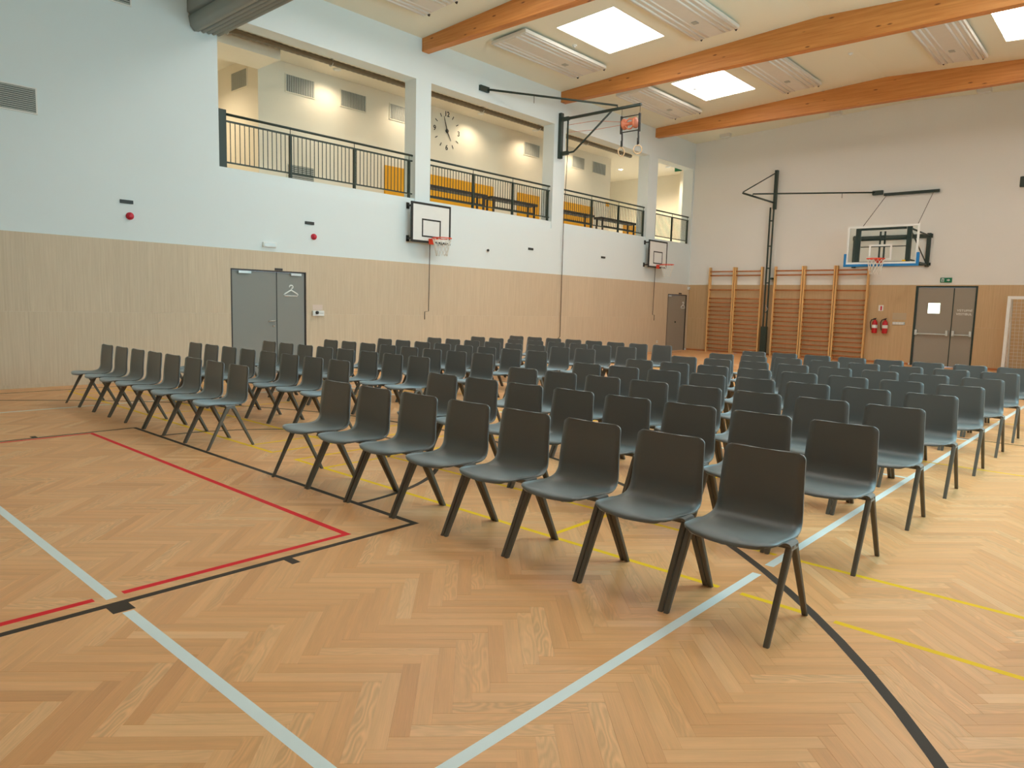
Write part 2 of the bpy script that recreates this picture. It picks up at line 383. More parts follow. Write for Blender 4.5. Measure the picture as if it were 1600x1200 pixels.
line('red_court_line', M_lr, -8.5, -3.775+h, 2.635-h, 2.635+h); line('red_court_line', M_lr, -3.775-h, -3.775+h, 1.285, 2.635-h); line('red_court_line', M_lr, -3.775-h, -3.775+h, -2.7, 1.15)
line('red_court_line', M_lr, -8.5-h, -8.5+h, -2.7, 2.635+h)
h = 0.019
for a, b in ((-12.47, -6.37), (-5.93, -4.46), (-4.36, -1.65), (-1.525, -1.20), (-1.045, 0.17)): line(wy_, M_ly, a-(h if a in (-5.93,) else 0), b+(h if b == -6.37 else 0), 3.57-h, 3.57+h)
for a, b in ((-12.47, -6.37), (-5.93, -1.63), (-1.52, 0.17)): line(wy_, M_ly, a, b, 4.315-h, 4.315+h, -1e-4)
for x in (-12.47, -12.01, -6.83, -6.37, -5.93, -5.47, -0.25, 0.17): line(wy_, M_ly, x-h, x+h, 3.57+h, 16.97, 5e-5)
for x in (-9.42, -2.85): line(wy_, M_ly, x-h, x+h, 3.57+h, 8.29, 5e-5); line(wy_, M_ly, x-h, x+h, 12.25, 16.97, 5e-5)
for y in (8.29, 12.25, 16.21, 16.97):
    line(wy_, M_ly, -12.47, -6.37, y-h, y+h, 2e-5); line(wy_, M_ly, -5.93, 0.17, y-h, y+h, 2e-5)

# ---- walls
ZW, ZS, ZH, ZT = 2.44, 3.94, 6.65, 7.58              # wainscot top, balcony floor, opening head, wall top
D1 = (6.59, 8.22, 2.07); D2 = (22.98, 24.36, 2.06); D3 = (-5.58, -3.97, 2.41)
BAYS = [(6.42, 11.14), (11.60, 16.24), (16.77, 21.33), (21.92, 24.40)]
def hole_left(u, v):
    if any(a < u < b for a, b in BAYS) and ZS-0.2 < v < ZH: return True
    return (D1[0] < u < D1[1] and v < D1[2]) or (D2[0] < u < D2[1] and v < D2[2])
wall_left = grid_wall('wall_left', M_wallL, 'x', XL, -0.40, [YF, YB+0.4, D1[0], D1[1], D2[0], D2[1]]+[c for b in BAYS for c in b], [0, D1[2], D2[2], ZS-0.2, ZH, 8.05], hole_left)
wall_back = grid_wall('wall_back', M_wall, 'y', YB, 0.35, [XL-0.4, XR+0.3, D3[0], D3[1]], [0, D3[2], 8.05], lambda u, v: D3[0] < u < D3[1] and v < D3[2])
wall_right = grid_wall('wall_right', M_wall, 'x', XR, 0.35, [YF, YB+0.35]+[c for b in WIN for c in b], [0, WZ0, WZ1, 8.05], lambda u, v: any(a < u < b for a, b in WIN) and WZ0 < v < WZ1)
wall_front = grid_wall('wall_front', M_wall, 'y', YF, -0.3, [XL-0.4, XR+0.35], [0, 8.05], lambda u, v: False)
for i, (a, b) in enumerate(WIN):
    wn = struct(empty('window_%d' % (i+1), (XR+0.12, (a+b)/2, WZ0)))
    for y0, y1 in ((a, a+0.07), (b-0.07, b), ((a+b)/2-0.035, (a+b)/2+0.035)): box('window_frame', M_silver, XR+0.08, XR+0.16, y0, y1, WZ0+0.07, WZ1-0.07, wn)
    for z0, z1 in ((WZ0, WZ0+0.07), (WZ1-0.07, WZ1)): box('window_frame', M_silver, XR+0.08, XR+0.16, a, b, z0, z1, wn)
    for y0, y1 in ((a+0.07, (a+b)/2-0.035), ((a+b)/2+0.035, b-0.07)): box('window_pane', M_glass, XR+0.115, XR+0.125, y0, y1, WZ0+0.07, WZ1-0.07, wn)

# ---- oak wainscot: every panel a piece of its wall
def panels(wall, axis, joints, hole, z_split, skip=()):
    for i in range(len(joints)-1):
        for z0, z1 in ((0.06, z_split), (z_split, ZW)):
            rects = [(joints[i], joints[i+1], z0, z1)]
            if hole:
                a, b, t = hole; out = []
                for (u0, u1, w0, w1) in rects:
                    if u1 <= a or u0 >= b or w0 >= t: out.append((u0, u1, w0, w1)); continue
                    if u0 < a: out.append((u0, a, w0, w1))
                    if u1 > b: out.append((b, u1, w0, w1))
                    if w1 > t: out.append((max(u0, a), min(u1, b), max(t, w0), w1))
                rects = out
            for u0, u1, w0, w1 in rects:
                g = 0.0006
                if u1-u0 < 0.02 or w1-w0 < 0.02: continue
                if axis == 'x+': box('wall_panel', M_panel, XL, XL+0.018, u0+g, u1-g, w0+g, w1-g, wall)
                elif axis == 'y-': box('wall_panel', M_panel, u0+g, u1-g, YB-0.018, YB, w0+g, w1-g, wall)
                elif axis == 'x-': box('wall_panel', M_panel, XR-0.018, XR, u0+g, u1-g, w0+g, w1-g, wall)
jl = [YF] + [8.305-1.26*k for k in range(11, 0, -1)] + [8.305+1.26*k for k in range(0, 12)]
jl = [j for j in jl if j < D2[0]-0.05] + [D2[0], D2[1], YB-0.02]
panels(wall_left, 'x+', sorted(set(jl+[7.675])), D1, 1.21)
jb = [XL+0.02, -12.0, -10.75, -9.5, -8.25, -7.0, D3[0], D3[1], -2.72, -1.47, XR-0.02]
for u0, u1 in zip(jb[:-1], jb[1:]):
    if u0 == D3[0]:
        box('wall_panel', M_panel_shade, u0, u1, YB-0.018, YB, D3[2]+0.001, ZW, wall_back); continue
    for z0, z1 in ((0.06, 1.21), (1.21, ZW)): box('wall_panel', M_panel_shade, u0+0.0006, u1-0.0006, YB-0.018, YB, z0+0.0006, z1-0.0006, wall_back)
# door 2 stands in the last panels of the left wall: clear those that cover it
for o in [c for c in wall_left.children]:
    ys = [v_.co.y for v_ in o.data.vertices]; zs = [v_.co.z for v_ in o.data.vertices]
    if min(ys) >= D2[0]-0.01 and max(ys) <= D2[1]+0.01:
        if max(zs) < 1.3: bpy.data.objects.remove(o)
        else:
            for v_ in o.data.vertices:
                if v_.co.z < 1.5: v_.co.z = D2[2]
M_skirt = M_post
struct(MB().box(XL, XL+0.02, YF, D1[0]-0.05, 0, 0.06).build('baseboard_left', M_panel))
struct(MB().box(XL, XL+0.02, D1[1]+0.05, D2[0]-0.04, 0, 0.06).build('baseboard_left', M_panel))
struct(MB().box(XL+0.02, D3[0]-0.05, YB-0.02, YB, 0, 0.06).build('baseboard_back', M_bars))
struct(MB().box(D3[1]+0.05, XR, YB-0.02, YB, 0, 0.06).build('baseboard_back', M_bars))
struct(MB().box(XR-0.02, XR, YF, YB, 0, 0.06).build('baseboard_right', M_panel))

# ---- roof: two slopes meeting at a ridge, with skylight openings
XM, ZR = -6.1, 7.93
def zc(x): return ZT + (ZR-ZT)*(1-abs(x-XM)/(XM-XL))
SKYX = [(-10.62, -9.10), (-3.18, -1.66)]; SKYY = [(2.83, 4.9), (7.92, 10.0), (13.0, 15.08), (18.06, 20.13)]
HAS_SKY = lambda x, y: y > 6 or x > XM           # the bay in front of the curtain has no skylight on the balcony side
us = sorted({XL-0.4, XM, XR+0.35} | {c for s in SKYX for c in s}); vs2 = sorted({YF-0.3, YB+0.35} | {c for s in SKYY for c in s})
bm = bmesh.new(); V = {}
def rv(i, j, d):
    if (i, j, d) not in V: V[i,j,d] = bm.verts.new((us[i], vs2[j], zc(us[i])+d*0.3))
    return V[i,j,d]
def rsolid(i, j):
    if not (0 <= i < len(us)-1 and 0 <= j < len(vs2)-1): return False
    x, y = (us[i]+us[i+1])/2, (vs2[j]+vs2[j+1])/2
    return not (HAS_SKY(x, y) and any(a < x < b for a, b in SKYX) and any(a < y < b for a, b in SKYY))
for i in range(len(us)-1):
    for j in range(len(vs2)-1):
        if not rsolid(i, j): continue
        for d in (0, 1): bm.faces.new([rv(i,j,d), rv(i+1,j,d), rv(i+1,j+1,d), rv(i,j+1,d)])
        for (di, dj), (a, b) in (((-1,0),((i,j),(i,j+1))), ((1,0),((i+1,j),(i+1,j+1))), ((0,-1),((i,j),(i+1,j))), ((0,1),((i,j+1),(i+1,j+1)))):
            if not rsolid(i+di, j+dj): bm.faces.new([rv(*a,0), rv(*b,0), rv(*b,1), rv(*a,1)])
bmesh.ops.recalc_face_normals(bm, faces=bm.faces)
me = bpy.data.meshes.new('ceiling'); bm.to_mesh(me); bm.free(); me.materials.append(M_ceil)
ceiling = bpy.data.objects.new('ceiling', me); COL.objects.link(ceiling); struct(ceiling)
nwin = len(WIN)
for a, b in SKYX:
    for c, d in SKYY:
        if not HAS_SKY((a+b)/2, (c+d)/2): continue
        nwin += 1; e = struct(empty('window_%d' % nwin, ((a+b)/2, (c+d)/2, zc((a+b)/2))), 'square skylight between the timber beams')
        l = e.location; z0, z1 = zc(a)-l.z+0.015, zc(b)-l.z+0.015
        MB().add([(a-l.x,c-l.y,z0),(b-l.x,c-l.y,z1),(b-l.x,d-l.y,z1),(a-l.x,d-l.y,z0),(a-l.x,c-l.y,z0+.02),(b-l.x,c-l.y,z1+.02),(b-l.x,d-l.y,z1+.02),(a-l.x,d-l.y,z0+.02)],
                 [(3,2,1,0),(4,5,6,7),(0,1,5,4),(1,2,6,5),(2,3,7,6),(3,0,4,7)]).build('skylight_pane', M_sky, e)

# ---- glulam roof beams (flat underside, top follows the roof)
BEAMY = [11.30, 16.485, 21.66, 6.115, 0.93, -4.25]
BLAB = {11.30: 'nearest visible orange glulam beam, ending above the clock bay', 16.485: 'middle orange glulam roof beam crossing behind the ring apparatus', 21.66: 'farthest orange glulam roof beam, nearest the wall bars'}
for y in BEAMY:
    poly = [(XL, 7.285), (XM, 7.285), (XR, 7.285), (XR, zc(XR)), (XM, ZR), (XL, ZT)]
    b = MB().prism(poly, 'y', y, y+0.21).build('roof_beam', M_beam, bevel=0.006)
    tag(b, BLAB.get(y, 'orange glulam roof beam above the curtain and camera, beam at %d metres' % round(y)), 'beam', 'glulam roof beams') if y in BLAB else struct(b, 'glulam roof beam')

# ---- balcony behind the openings
XBB, ZBC = -16.0, 7.12
struct(MB().box(-20.2, XL-0.03, 5.6, 27.4, ZS-0.2, ZS).build('floor_balcony', M_wallL))
struct(MB().box(-20.2, XL-0.40, 5.6, 27.4, ZBC, ZBC+0.15).build('ceiling_balcony', M_balc))
struct(MB().box(XBB-0.3, XBB, 8.72, 23.1, ZS, ZBC).build('wall_balcony_back', M_balc))
struct(MB().box(-20.1, XBB-0.3, 8.72, 9.0, ZS, ZBC).build('wall_balcony_return', M_balc))
struct(MB().box(-20.3, -20.1, 5.6, 27.2, ZS, ZBC).build('wall_balcony_far', M_balc))
struct(MB().box(-20.1, XL-0.4, 27.2, 27.4, ZS, ZBC).build('wall_balcony_end', M_balc))
struct(MB().box(-20.1, XL-0.4, 5.6, 5.8, ZS, ZBC).build('wall_balcony_near', M_balc))
struct(MB().box(-15.0, XL-0.4, 26.6, 27.2, ZS, ZBC).build('wall_balcony_pier', M_balc))
struct(MB().box(-16.0, -15.0, 5.8, 8.72, 6.78, ZBC).build('ceiling_balcony_drop', M_balc))

# ================================================================== DOORS
def hanger(parent, y, z, wd, ht, x, mat=M_white):
    l = parent.location; P = []
    for t in range(0, 15):                            # hook
        a = math.radians(200 - t*20); P.append((0.13*math.cos(a), 0.83+0.13*math.sin(a)))
    hook = P + [(0.06, 0.70), (0.0, 0.62), (0.0, 0.55)]
    tri = [(0.0, 0.56), (0.42, 0.26), (0.49, 0.16), (0.44, 0.06), (-0.44, 0.06), (-0.49, 0.16), (-0.42, 0.26)]
    k = MB().tube([(x-l.x, y+a*wd-l.y, z+b*ht-l.z) for a, b in hook], 0.016, 6).build('hanger_hook', mat, parent, label='white coat hanger sign')
    MB().tube([(x-l.x, y+a*wd-l.y, z+b*ht-l.z) for a, b in tri], 0.016, 6, closed=True).build('hanger_body', mat, parent, label='white coat hanger sign')
d1 = struct(empty('door_1', (XL, 7.4, 0)), 'grey double door in the oak panelling with a white coat hanger sign')
X0, X1 = XL-0.05, XL-0.005
for a, b, z0, z1 in ((D1[0], D1[0]+0.025, 0, D1[2]), (D1[1]-0.025, D1[1], 0, D1[2]), (D1[0]+0.025, D1[1]-0.025, D1[2]-0.025, D1[2])): box('door_frame', M_bench, XL-0.10, XL+0.022, a, b, z0, z1, d1)
leafA = box('door_leaf', M_grey, X0, X1, D1[0]+0.03, 7.555, 0.008, D1[2]-0.03, d1); leafB = box('door_leaf', M_grey, X0, X1, 7.567, D1[1]-0.03, 0.008, D1[2]-0.03, d1)
box('door_strip', M_black, X0+0.01, X1+0.006, 7.553, 7.569, 0.01, D1[2]-0.03, d1)
for a, b in ((6.74, 7.0), (7.86, 8.10)): box('door_closer', M_silver, X1, X1+0.05, a, b, 1.985, 2.035, d1, 0.004)
box('closer_plate', M_bench, XL+0.018, XL+0.03, 7.51, 7.68, 2.075, 2.12, d1)
l = d1.location
MB().tube([(X1-l.x, 7.50-l.y, 1.07), (X1+0.05-l.x, 7.50-l.y, 1.07), (X1+0.055-l.x, 7.48-l.y, 1.07), (X1+0.055-l.x, 7.36-l.y, 1.065)], 0.011, 8).build('door_handle', M_steel, d1)
MB().lathe([(0.022, 0), (0.022, 0.01)], (X1-l.x, 7.49-l.y, 0.97), 12, 'x').build('lock_rosette', M_steel, d1)
hanger(d1, 7.88, 1.56, 0.32, 0.24, X1+0.006)
d2 = struct(empty('door_2', (XL, 23.7, 0)), 'distant grey door near the corner with a coat hanger sign')
for a, b, z0, z1 in ((D2[0], D2[0]+0.03, 0, D2[2]), (D2[1]-0.03, D2[1], 0, D2[2]), (D2[0]+0.03, D2[1]-0.03, D2[2]-0.03, D2[2])): box('door_frame', M_bench, XL-0.10, XL+0.022, a, b, z0, z1, d2)
box('door_leaf', M_dgrey, X0, X1, D2[0]+0.035, D2[1]-0.035, 0.008, D2[2]-0.035, d2)
box('door_closer', M_silver, X1, X1+0.05, 23.02, 23.2, 1.97, 2.02, d2, 0.004); box('closer_plate', M_bench, XL+0.018, XL+0.03, 23.75, 23.95, 2.075, 2.12, d2)
MB().lathe([(0.03, 0), (0.03, 0.02)], (X1-XL, 23.62-23.7, 1.05), 12, 'x').build('door_knob', M_black, d2)
hanger(d2, 24.14, 1.55, 0.30, 0.25, X1+0.006)
d3 = struct(empty('door_3', (-4.775, YB, 0)), 'taupe double exit door with a small glowing window and push bars')
Y0, Y1 = YB+0.005, YB+0.05
for a, b, z0, z1 in ((D3[0], D3[0]+0.06, 0, D3[2]), (D3[1]-0.05, D3[1], 0, D3[2]), (D3[0]+0.06, D3[1]-0.05, D3[2]-0.05, D3[2])): box('door_frame', M_green, a, b, YB-0.022, YB+0.1, z0, z1, d3)
PX = (-5.22, -4.90, 1.59, 1.90)
lf = grid_wall('door_leaf', M_dgrey, 'y', Y0, 0.045, [D3[0]+0.065, -4.575, PX[0], PX[1]], [0.01, D3[2]-0.055, PX[2], PX[3]], lambda u, v: PX[0] < u < PX[1] and PX[2] < v < PX[3])
del lf['kind']; lf.data.transform(Matrix.Translation(-d3.location)); lf.parent = d3
box('door_pane', M_pane, PX[0], PX[1], Y0+0.015, Y0+0.025, PX[2], PX[3], d3)
box('door_leaf', M_dgrey, -4.555, D3[1]-0.055, Y0, Y1, 0.01, D3[2]-0.055, d3)
box('door_strip', M_green, -4.577, -4.553, Y0-0.012, Y0+0.02, 0.01, D3[2]-0.06, d3)
for a, b in ((-5.48, -4.66), (-4.50, -4.06)):
    l = d3.location; MB().tube([(a-l.x, Y0-0.075-l.y, 0.97), (b-l.x, Y0-0.075-l.y, 0.97)], 0.02, 10).build('push_bar', M_silver, d3)
    for xx in (a, b): box('push_bar_end', M_silver, xx-0.03, xx+0.03, Y0-0.09, Y0, 0.93, 1.09, d3, 0.005)
text_mesh('door_lettering', 'VSTUPNÍ', 0.088, M_white, d3, Matrix.Translation(-d3.location) @ facing('-y', (-4.26, Y0-0.003, 1.69)), 0.001, 1.15)
text_mesh('door_lettering', 'VESTIBUL', 0.088, M_white, d3, Matrix.Translation(-d3.location) @ facing('-y', (-4.27, Y0-0.003, 1.585)), 0.001, 1.1)

# ================================================================== CHAIRS
def chair_profile(s):
    """centre line of the moulded shell: s 0 (front lip) .. 1 (top of back) -> (y, z)"""
    P = [(-0.218, 0.413), (-0.205, 0.430), (-0.170, 0.440), (-0.09, 0.440), (0.0, 0.434), (0.08, 0.430), (0.135, 0.436), (0.172, 0.453), (0.194, 0.485), (0.203, 0.53), (0.209, 0.60), (0.217, 0.68), (0.225, 0.75), (0.231, 0.807)]
    L = [0.0]
    for a, b in zip(P, P[1:]): L.append(L[-1]+math.hypot(b[0]-a[0], b[1]-a[1]))
    t = s*L[-1]
    i = max(0, min(len(P)-2, next((k for k in range(len(P)-1) if t <= L[k+1]), len(P)-2)))
    f = (t-L[i])/(L[i+1]-L[i])
    p0, p1, p2, p3 = P[max(i-1, 0)], P[i], P[i+1], P[min(i+2, len(P)-1)]
    def cr(a, b, c, d): return 0.5*((2*b)+(c-a)*f+(2*a-5*b+4*c-d)*f*f+(3*b-a-3*c+d)*f**3)
    return cr(p0[0], p1[0], p2[0], p3[0]), cr(p0[1], p1[1], p2[1], p3[1]), t, L[-1]
SB = 0.655                                            # where the seat becomes the backrest
def shell_part(s0, s1, rows, cols=10, th=0.008):
    top = []
    for s in rows:
        y, z, t, LT = chair_profile(s)
        wdt = 0.236 if s < 0.45 else 0.236 - 0.012*min(1, (s-0.45)/0.15)
        if s > SB-0.05: wdt -= 0.015*(s-SB+0.05)/(1-SB+0.05)
        if t < 0.11: r_ = 0.11; wdt = wdt - 0.10 + 0.10*math.sqrt(max(0, 1-((r_-t)/r_)**2))
        d = LT-t
        if d < 0.034: r_ = 0.034; wdt = wdt - r_ + math.sqrt(max(0, r_*r_-(r_-d)**2))
        row = []
        for j in range(cols+1):
            q = -1+2*j/cols; x = q*wdt
            back = max(0, min(1, (s-0.5)/0.2)); seat = 1-back
            lip = max(0, 1-t/0.12)
            row.append(Vector((x, y + (-0.008*q*q)*back + 0.030*lip*q*q, z + 0.006*q*q*seat*(1-lip))))
        top.append(row)
    n, m = len(top), cols+1
    def nrm(i, j):
        a = top[min(i+1, n-1)][j]-top[max(i-1, 0)][j]; b = top[i][min(j+1, m-1)]-top[i][max(j-1, 0)]
        c = b.cross(a); return c.normalized() if c.length > 1e-9 else Vector((0, 0, 1))
    V = [p for r_ in top for p in r_] + [top[i][j]-nrm(i, j)*th for i in range(n) for j in range(m)]
    F = []; k = n*m
    for i in range(n-1):
        for j in range(m-1):
            a, b, c, d = i*m+j, i*m+j+1, (i+1)*m+j+1, (i+1)*m+j
            F.append((a, b, c, d)); F.append((k+d, k+c, k+b, k+a))
    for i in range(n-1):
        for j in (0, m-1): a, d = i*m+j, (i+1)*m+j; F.append((a, d, k+d, k+a) if j == 0 else (d, a, k+a, k+d))
    ends = ([0] if s0 == 0 else []) + ([n-1] if s1 == 1 else [])
    for i in ends:
        for j in range(m-1): a, b = i*m+j, i*m+j+1; F.append((b, a, k+a, k+b) if i == 0 else (a, b, k+b, k+a))
    mb = MB(); mb.add(V, F, True)
    for q in range(2*(n-1)*(m-1), len(F)): mb.sm[q] = False      # crisp rim
    return mb
def leg_mesh(sx, sy):
    """tapered leg from the apex under the seat edge to the floor, rounded rectangular section"""
    mb = MB(); rings = []
    stations = [(0.0, 0.012, 0.0130), (0.02, 0.0125, 0.0130), (0.5, 0.016, 0.0140), (0.93, 0.021, 0.0150), (1.0, 0.020, 0.0150)]
    for t, hy, hx in stations:
        yc = sy*(0.2385 + (0.022-0.2385)*t); z = 0.422*t; xc = sx*(0.2540 + (0.2515-0.2540)*t)
        c = 0.35
        ring = [(-1, -1+c), (-1+c, -1), (1-c, -1), (1, -1+c), (1, 1-c), (1-c, 1), (-1+c, 1), (-1, 1-c)]
        rings.append([(xc+a*hx, yc+b*hy, z) for a, b in ring])
    V = [p for r_ in rings for p in r_]; F = []
    for i in range(len(rings)-1):
        for j in range(8): F.append((i*8+j, i*8+(j+1) % 8, (i+1)*8+(j+1) % 8, (i+1)*8+j))
    F.append(tuple(range(8))[::-1]); F.append(tuple((len(rings)-1)*8+j for j in range(8)))
    return mb.add(V, F, False)
def bracket_mesh(sx):
    """curved lug that carries the seat edge over onto the leg apex"""
    mb = MB(); sec = []
    path = [(0.196, 0.423, 0.060), (0.222, 0.431, 0.058), (0.243, 0.436, 0.054), (0.258, 0.432, 0.050), (0.266, 0.420, 0.046), (0.267, 0.400, 0.040)]
    V = []; F = []
    for i, (x, z, hy) in enumerate(path):
        th = 0.012 if i < 4 else 0.010
        dx, dz = ((0, -th) if i < 3 else (-th*0.7, -th*0.7) if i == 3 else (-0.028, 0))
        for (yy) in (-hy, hy): V += [(sx*x, yy, z), (sx*(x+dx), yy, z+dz)]
    n = len(path)
    for i in range(n-1):
        a = 4*i; b = 4*(i+1)
        F += [(a, a+2, b+2, b), (a+1, b+1, b+3, a+3), (a, b, b+1, a+1), (a+2, a+3, b+3, b+2)]
    F += [(0, 1, 3, 2), (4*(n-1), 4*(n-1)+2, 4*(n-1)+3, 4*(n-1)+1)]
    return mb.add(V, F, False)
def rows_of(a, b, n, dense_lo=False, dense_hi=False):
    R = [a+(b-a)*i/n for i in range(n+1)]
    if dense_lo: R = [a, a+0.002, a+0.006, a+0.012, a+0.02, a+0.03, a+0.045, a+0.06, a+0.08, a+0.1] + [r_ for r_ in R if r_ > a+0.115]
    if dense_hi: R = [r_ for r_ in R if r_ < b-0.055] + [b-0.05, b-0.04, b-0.03, b-0.021, b-0.013, b-0.007, b-0.003, b-0.0008, b]
    return R
def make_chair():
    e = empty('shell_chair')
    shell_part(0, SB, rows_of(0, SB, 22, dense_lo=True)).build('seat', M_chair, e)
    shell_part(SB, 1, rows_of(SB, 1, 10, dense_hi=True)).build('backrest', M_chair, e)
    for sx in (-1, 1):
        for sy in (-1, 1): leg_mesh(sx, sy).build('leg', M_leg, e, bevel=0)
        bracket_mesh(sx).build('side_bracket', M_chair, e)
    MB().bar((-0.235, 0.0, 0.408), (0.235, 0.0, 0.408), 0.035, 0.018).build('cross_bar', M_leg, e)
    return e
def copy_tree(o, parent=None):
    c = o.copy(); COL.objects.link(c); c.parent = parent
    for ch in list(o.children): copy_tree(ch, c)
    return c
chair0 = make_chair(); first = True
ROWY = [0, 1.235, 2.439, 3.643, 4.83, 6.082, 7.328, 8.56]
RNAME = ['front row nearest the camera', 'second row', 'third row', 'fourth row', 'fifth row', 'sixth row', 'seventh row', 'eighth and last row']
for blk in (0, 1):
    x_end, pitch, y0 = ((-1.177, 0.5393, 3.307), (-6.83, 0.5393, 3.385))[blk]
    for r_i, ry in enumerate(ROWY):
        jx, jy = (0, 0) if r_i == 0 else (random.uniform(-0.02, 0.02), random.uniform(-0.012, 0.012))
        for c_i in range(8):
            e = chair0 if first else copy_tree(chair0); first = False
            e.location = (x_end+jx-0.2540-pitch*c_i, y0+ry+jy+random.uniform(-0.004, 0.004), 0)
            e.rotation_euler = (0, 0, random.uniform(-0.003, 0.003))
            if blk == 0: pos = 'first from the right-hand end' if c_i == 0 else '%s from the right-hand end' % ordn(c_i) if c_i < 7 else 'beside the aisle'
            else: pos = 'beside the aisle' if c_i == 0 else '%s from the aisle' % ordn(c_i) if c_i < 7 else 'at the far left end'
            tag(e, 'charcoal shell chair, %s block, %s, %s' % (('right', 'left')[blk], RNAME[r_i], pos), 'chair', '%s block of linked shell chairs' % ('right', 'left')[blk])

# ================================================================== BALCONY RAILINGS
POSTS = [[6.47, 7.95, 9.50, 11.03], [11.65, 13.14, 14.65, 16.15], [16.82, 18.29, 19.78, 21.27], [21.98, 23.21, 24.33]]
XRL = XL-0.10
bal_me = MB().box(-0.006, 0.006, -0.006, 0.006, 4.06, 4.785).mesh('baluster'); bal_me.materials.append(M_green)
RLAB = ['green balcony railing of the widest bay, left of the clock', 'green balcony railing below the wall clock', 'green balcony railing beneath the hanging rings', 'short green balcony railing in the last bay by the far wall']
for k, ps in enumerate(POSTS):
    a, b = BAYS[k]; e = tag(empty('balcony_railing', (XRL, (a+b)/2, ZS)), RLAB[k], 'railing', 'balcony railings')
    l = e.location
    MB().tube([(0, a+0.01-l.y, 4.925-l.z), (0, b-0.01-l.y, 4.925-l.z)], 0.024, 10).build('handrail', M_green, e)
    box('upper_rail', M_green, XRL-0.02, XRL+0.02, a+0.02, b-0.02, 4.785, 4.815, e); box('lower_rail', M_green, XRL-0.02, XRL+0.02, a+0.02, b-0.02, 4.035, 4.06, e)
    for p in ps:
        box('post', M_green, XRL-0.03, XRL+0.03, p-0.022, p+0.022, ZS, 4.785, e)
        MB().tube([(0, p-l.y, 4.81-l.z), (0, p-l.y, 4.905-l.z)], 0.008, 6).build('handrail_pin', M_green, e)
    y = a+0.08
    while y < b-0.06:
        if all(abs(y-p) > 0.04 for p in ps):
            o = bpy.data.objects.new('baluster', bal_me); COL.objects.link(o); o.parent = e; o.location = (0, y-l.y, -l.z)
        y += 0.0955
tag(MB().box(XRL+0.035, XRL+0.065, 6.422, 6.585, ZS, 4.99).build('railing_end_plate', M_green), 'dark green steel end plate at the left end of the balcony railing', 'plate')
# benches behind the railing
def bench(y0, y1, lab):
    e = tag(empty('balcony_bench', (-13.85, (y0+y1)/2, ZS)), lab, 'bench', 'benches on the balcony'); l = e.location
    box('bench_seat', M_bench, -14.0, -13.68, y0, y1, 4.36, 4.43, e, 0.005)
    for y in (y0+0.12, y1-0.12):
        for x in (-13.96, -13.72): box('leg', M_bench, x-0.02, x+0.02, y-0.025, y+0.025, ZS, 4.36, e)
    box('stretcher', M_bench, -13.745, -13.715, y0+0.145, y1-0.145, 4.12, 4.17, e)
bench(11.75, 14.05, 'dark bench behind the railing, directly below the clock'); bench(14.2, 16.15, 'dark bench behind the railing, right of the clock')
bench(16.9, 18.95, 'dark bench behind the third railing, left half'); bench(19.35, 21.45, 'dark bench behind the third railing, right half')
# amber wall panels
def pad(y0, y1, z1, lab):
    tag(MB().box(XBB, XBB+0.05, y0, y1, ZS+0.02, z1).build('wall_cushion', M_yellow, bevel=0.01), lab, 'wall panel', 'amber wall panels')
pad(12.37, 16.65, 5.2, 'long amber wall panel below the clock'); pad(17.81, 18.92, 5.19, 'short amber wall panel left of the middle pillar'); pad(20.0, 22.02, 5.2, 'amber wall panel just right of the middle pillar')
tag(MB().box(-15.5, -15.44, 23.32, 24.44, ZS, 4.70).build('wall_cushion', M_yellow, bevel=0.01), 'low amber panel standing at the right end of the benches', 'wall panel', 'amber wall panels')
tag(MB().box(XBB, XBB+0.02, 22.84, 23.06, 5.34, 5.50).build('wall_plaque', M_yellow, bevel=0.004), 'small amber plaque at the right end of the lit balcony wall', 'plaque')
# ventilation grilles
def grille(name, lab, axis, u0, u1, z0, z1, pos, nslat, vertical=False, grp='ventilation grilles', frame=M_wall, slat=M_grille, depth=0.02):
    """axis '+x': on a plane x=pos facing +x ; '-y': on a plane y=pos facing -y"""
    mid = (u0+u1)/2
    e = tag(empty(name, (pos, mid, z0) if axis == '+x' else (mid, pos, z0)), lab, 'grille', grp)
    def B(nm, m, a, b, c, d, d0, d1, bv=0):
        if axis == '+x': return box(nm, m, pos+d0, pos+d1, a, b, c, d, e, bv)
        return box(nm, m, a, b, pos-d1, pos-d0, c, d, e, bv)
    B('backing', M_grdark, u0, u1, z0, z1, 0.0, 0.004)
    fw = 0.02
    B('frame', frame, u0-fw, u1+fw, z1, z1+fw, 0, depth); B('frame', frame, u0-fw, u1+fw, z0-fw, z0, 0, depth); B('frame', frame, u0-fw, u0, z0, z1, 0, depth); B('frame', frame, u1, u1+fw, z0, z1, 0, depth)
    for i in range(nslat):
        if vertical:
            u = u0+(u1-u0)*(i+0.5)/nslat; B('slat', slat, u-(u1-u0)/nslat*0.32, u+(u1-u0)/nslat*0.32, z0, z1, 0.004, depth*0.8)
        else:
            z = z0+(z1-z0)*(i+0.5)/nslat; B('slat', slat, u0, u1, z-(z1-z0)/nslat*0.30, z+(z1-z0)/nslat*0.30, 0.004, depth*0.8)
    return e
grille('wall_grille', 'louvred grille at the left edge, high on the left wall', '+x', 2.72, 3.5, 4.27, 4.63, XL, 12, slat=M_grille)
grille('wall_grille', 'louvred grille at the top edge left of the curtain', '+x', 4.16, 4.93, 6.31, 6.68, XL, 10)
gi = [(9.43, 10.2, 'leftmost of the upper grilles on the balcony back wall'), (10.98, 11.75, 'second upper grille on the balcony back wall'), (12.55, 13.3, 'third upper balcony grille, half hidden by the first pillar'),
      (18.08, 18.87, 'balcony grille at the right of the clock bay'), (20.68, 21.4, 'balcony grille left above the third railing'), (21.92, 22.74, 'balcony grille rightmost on the lit back wall')]
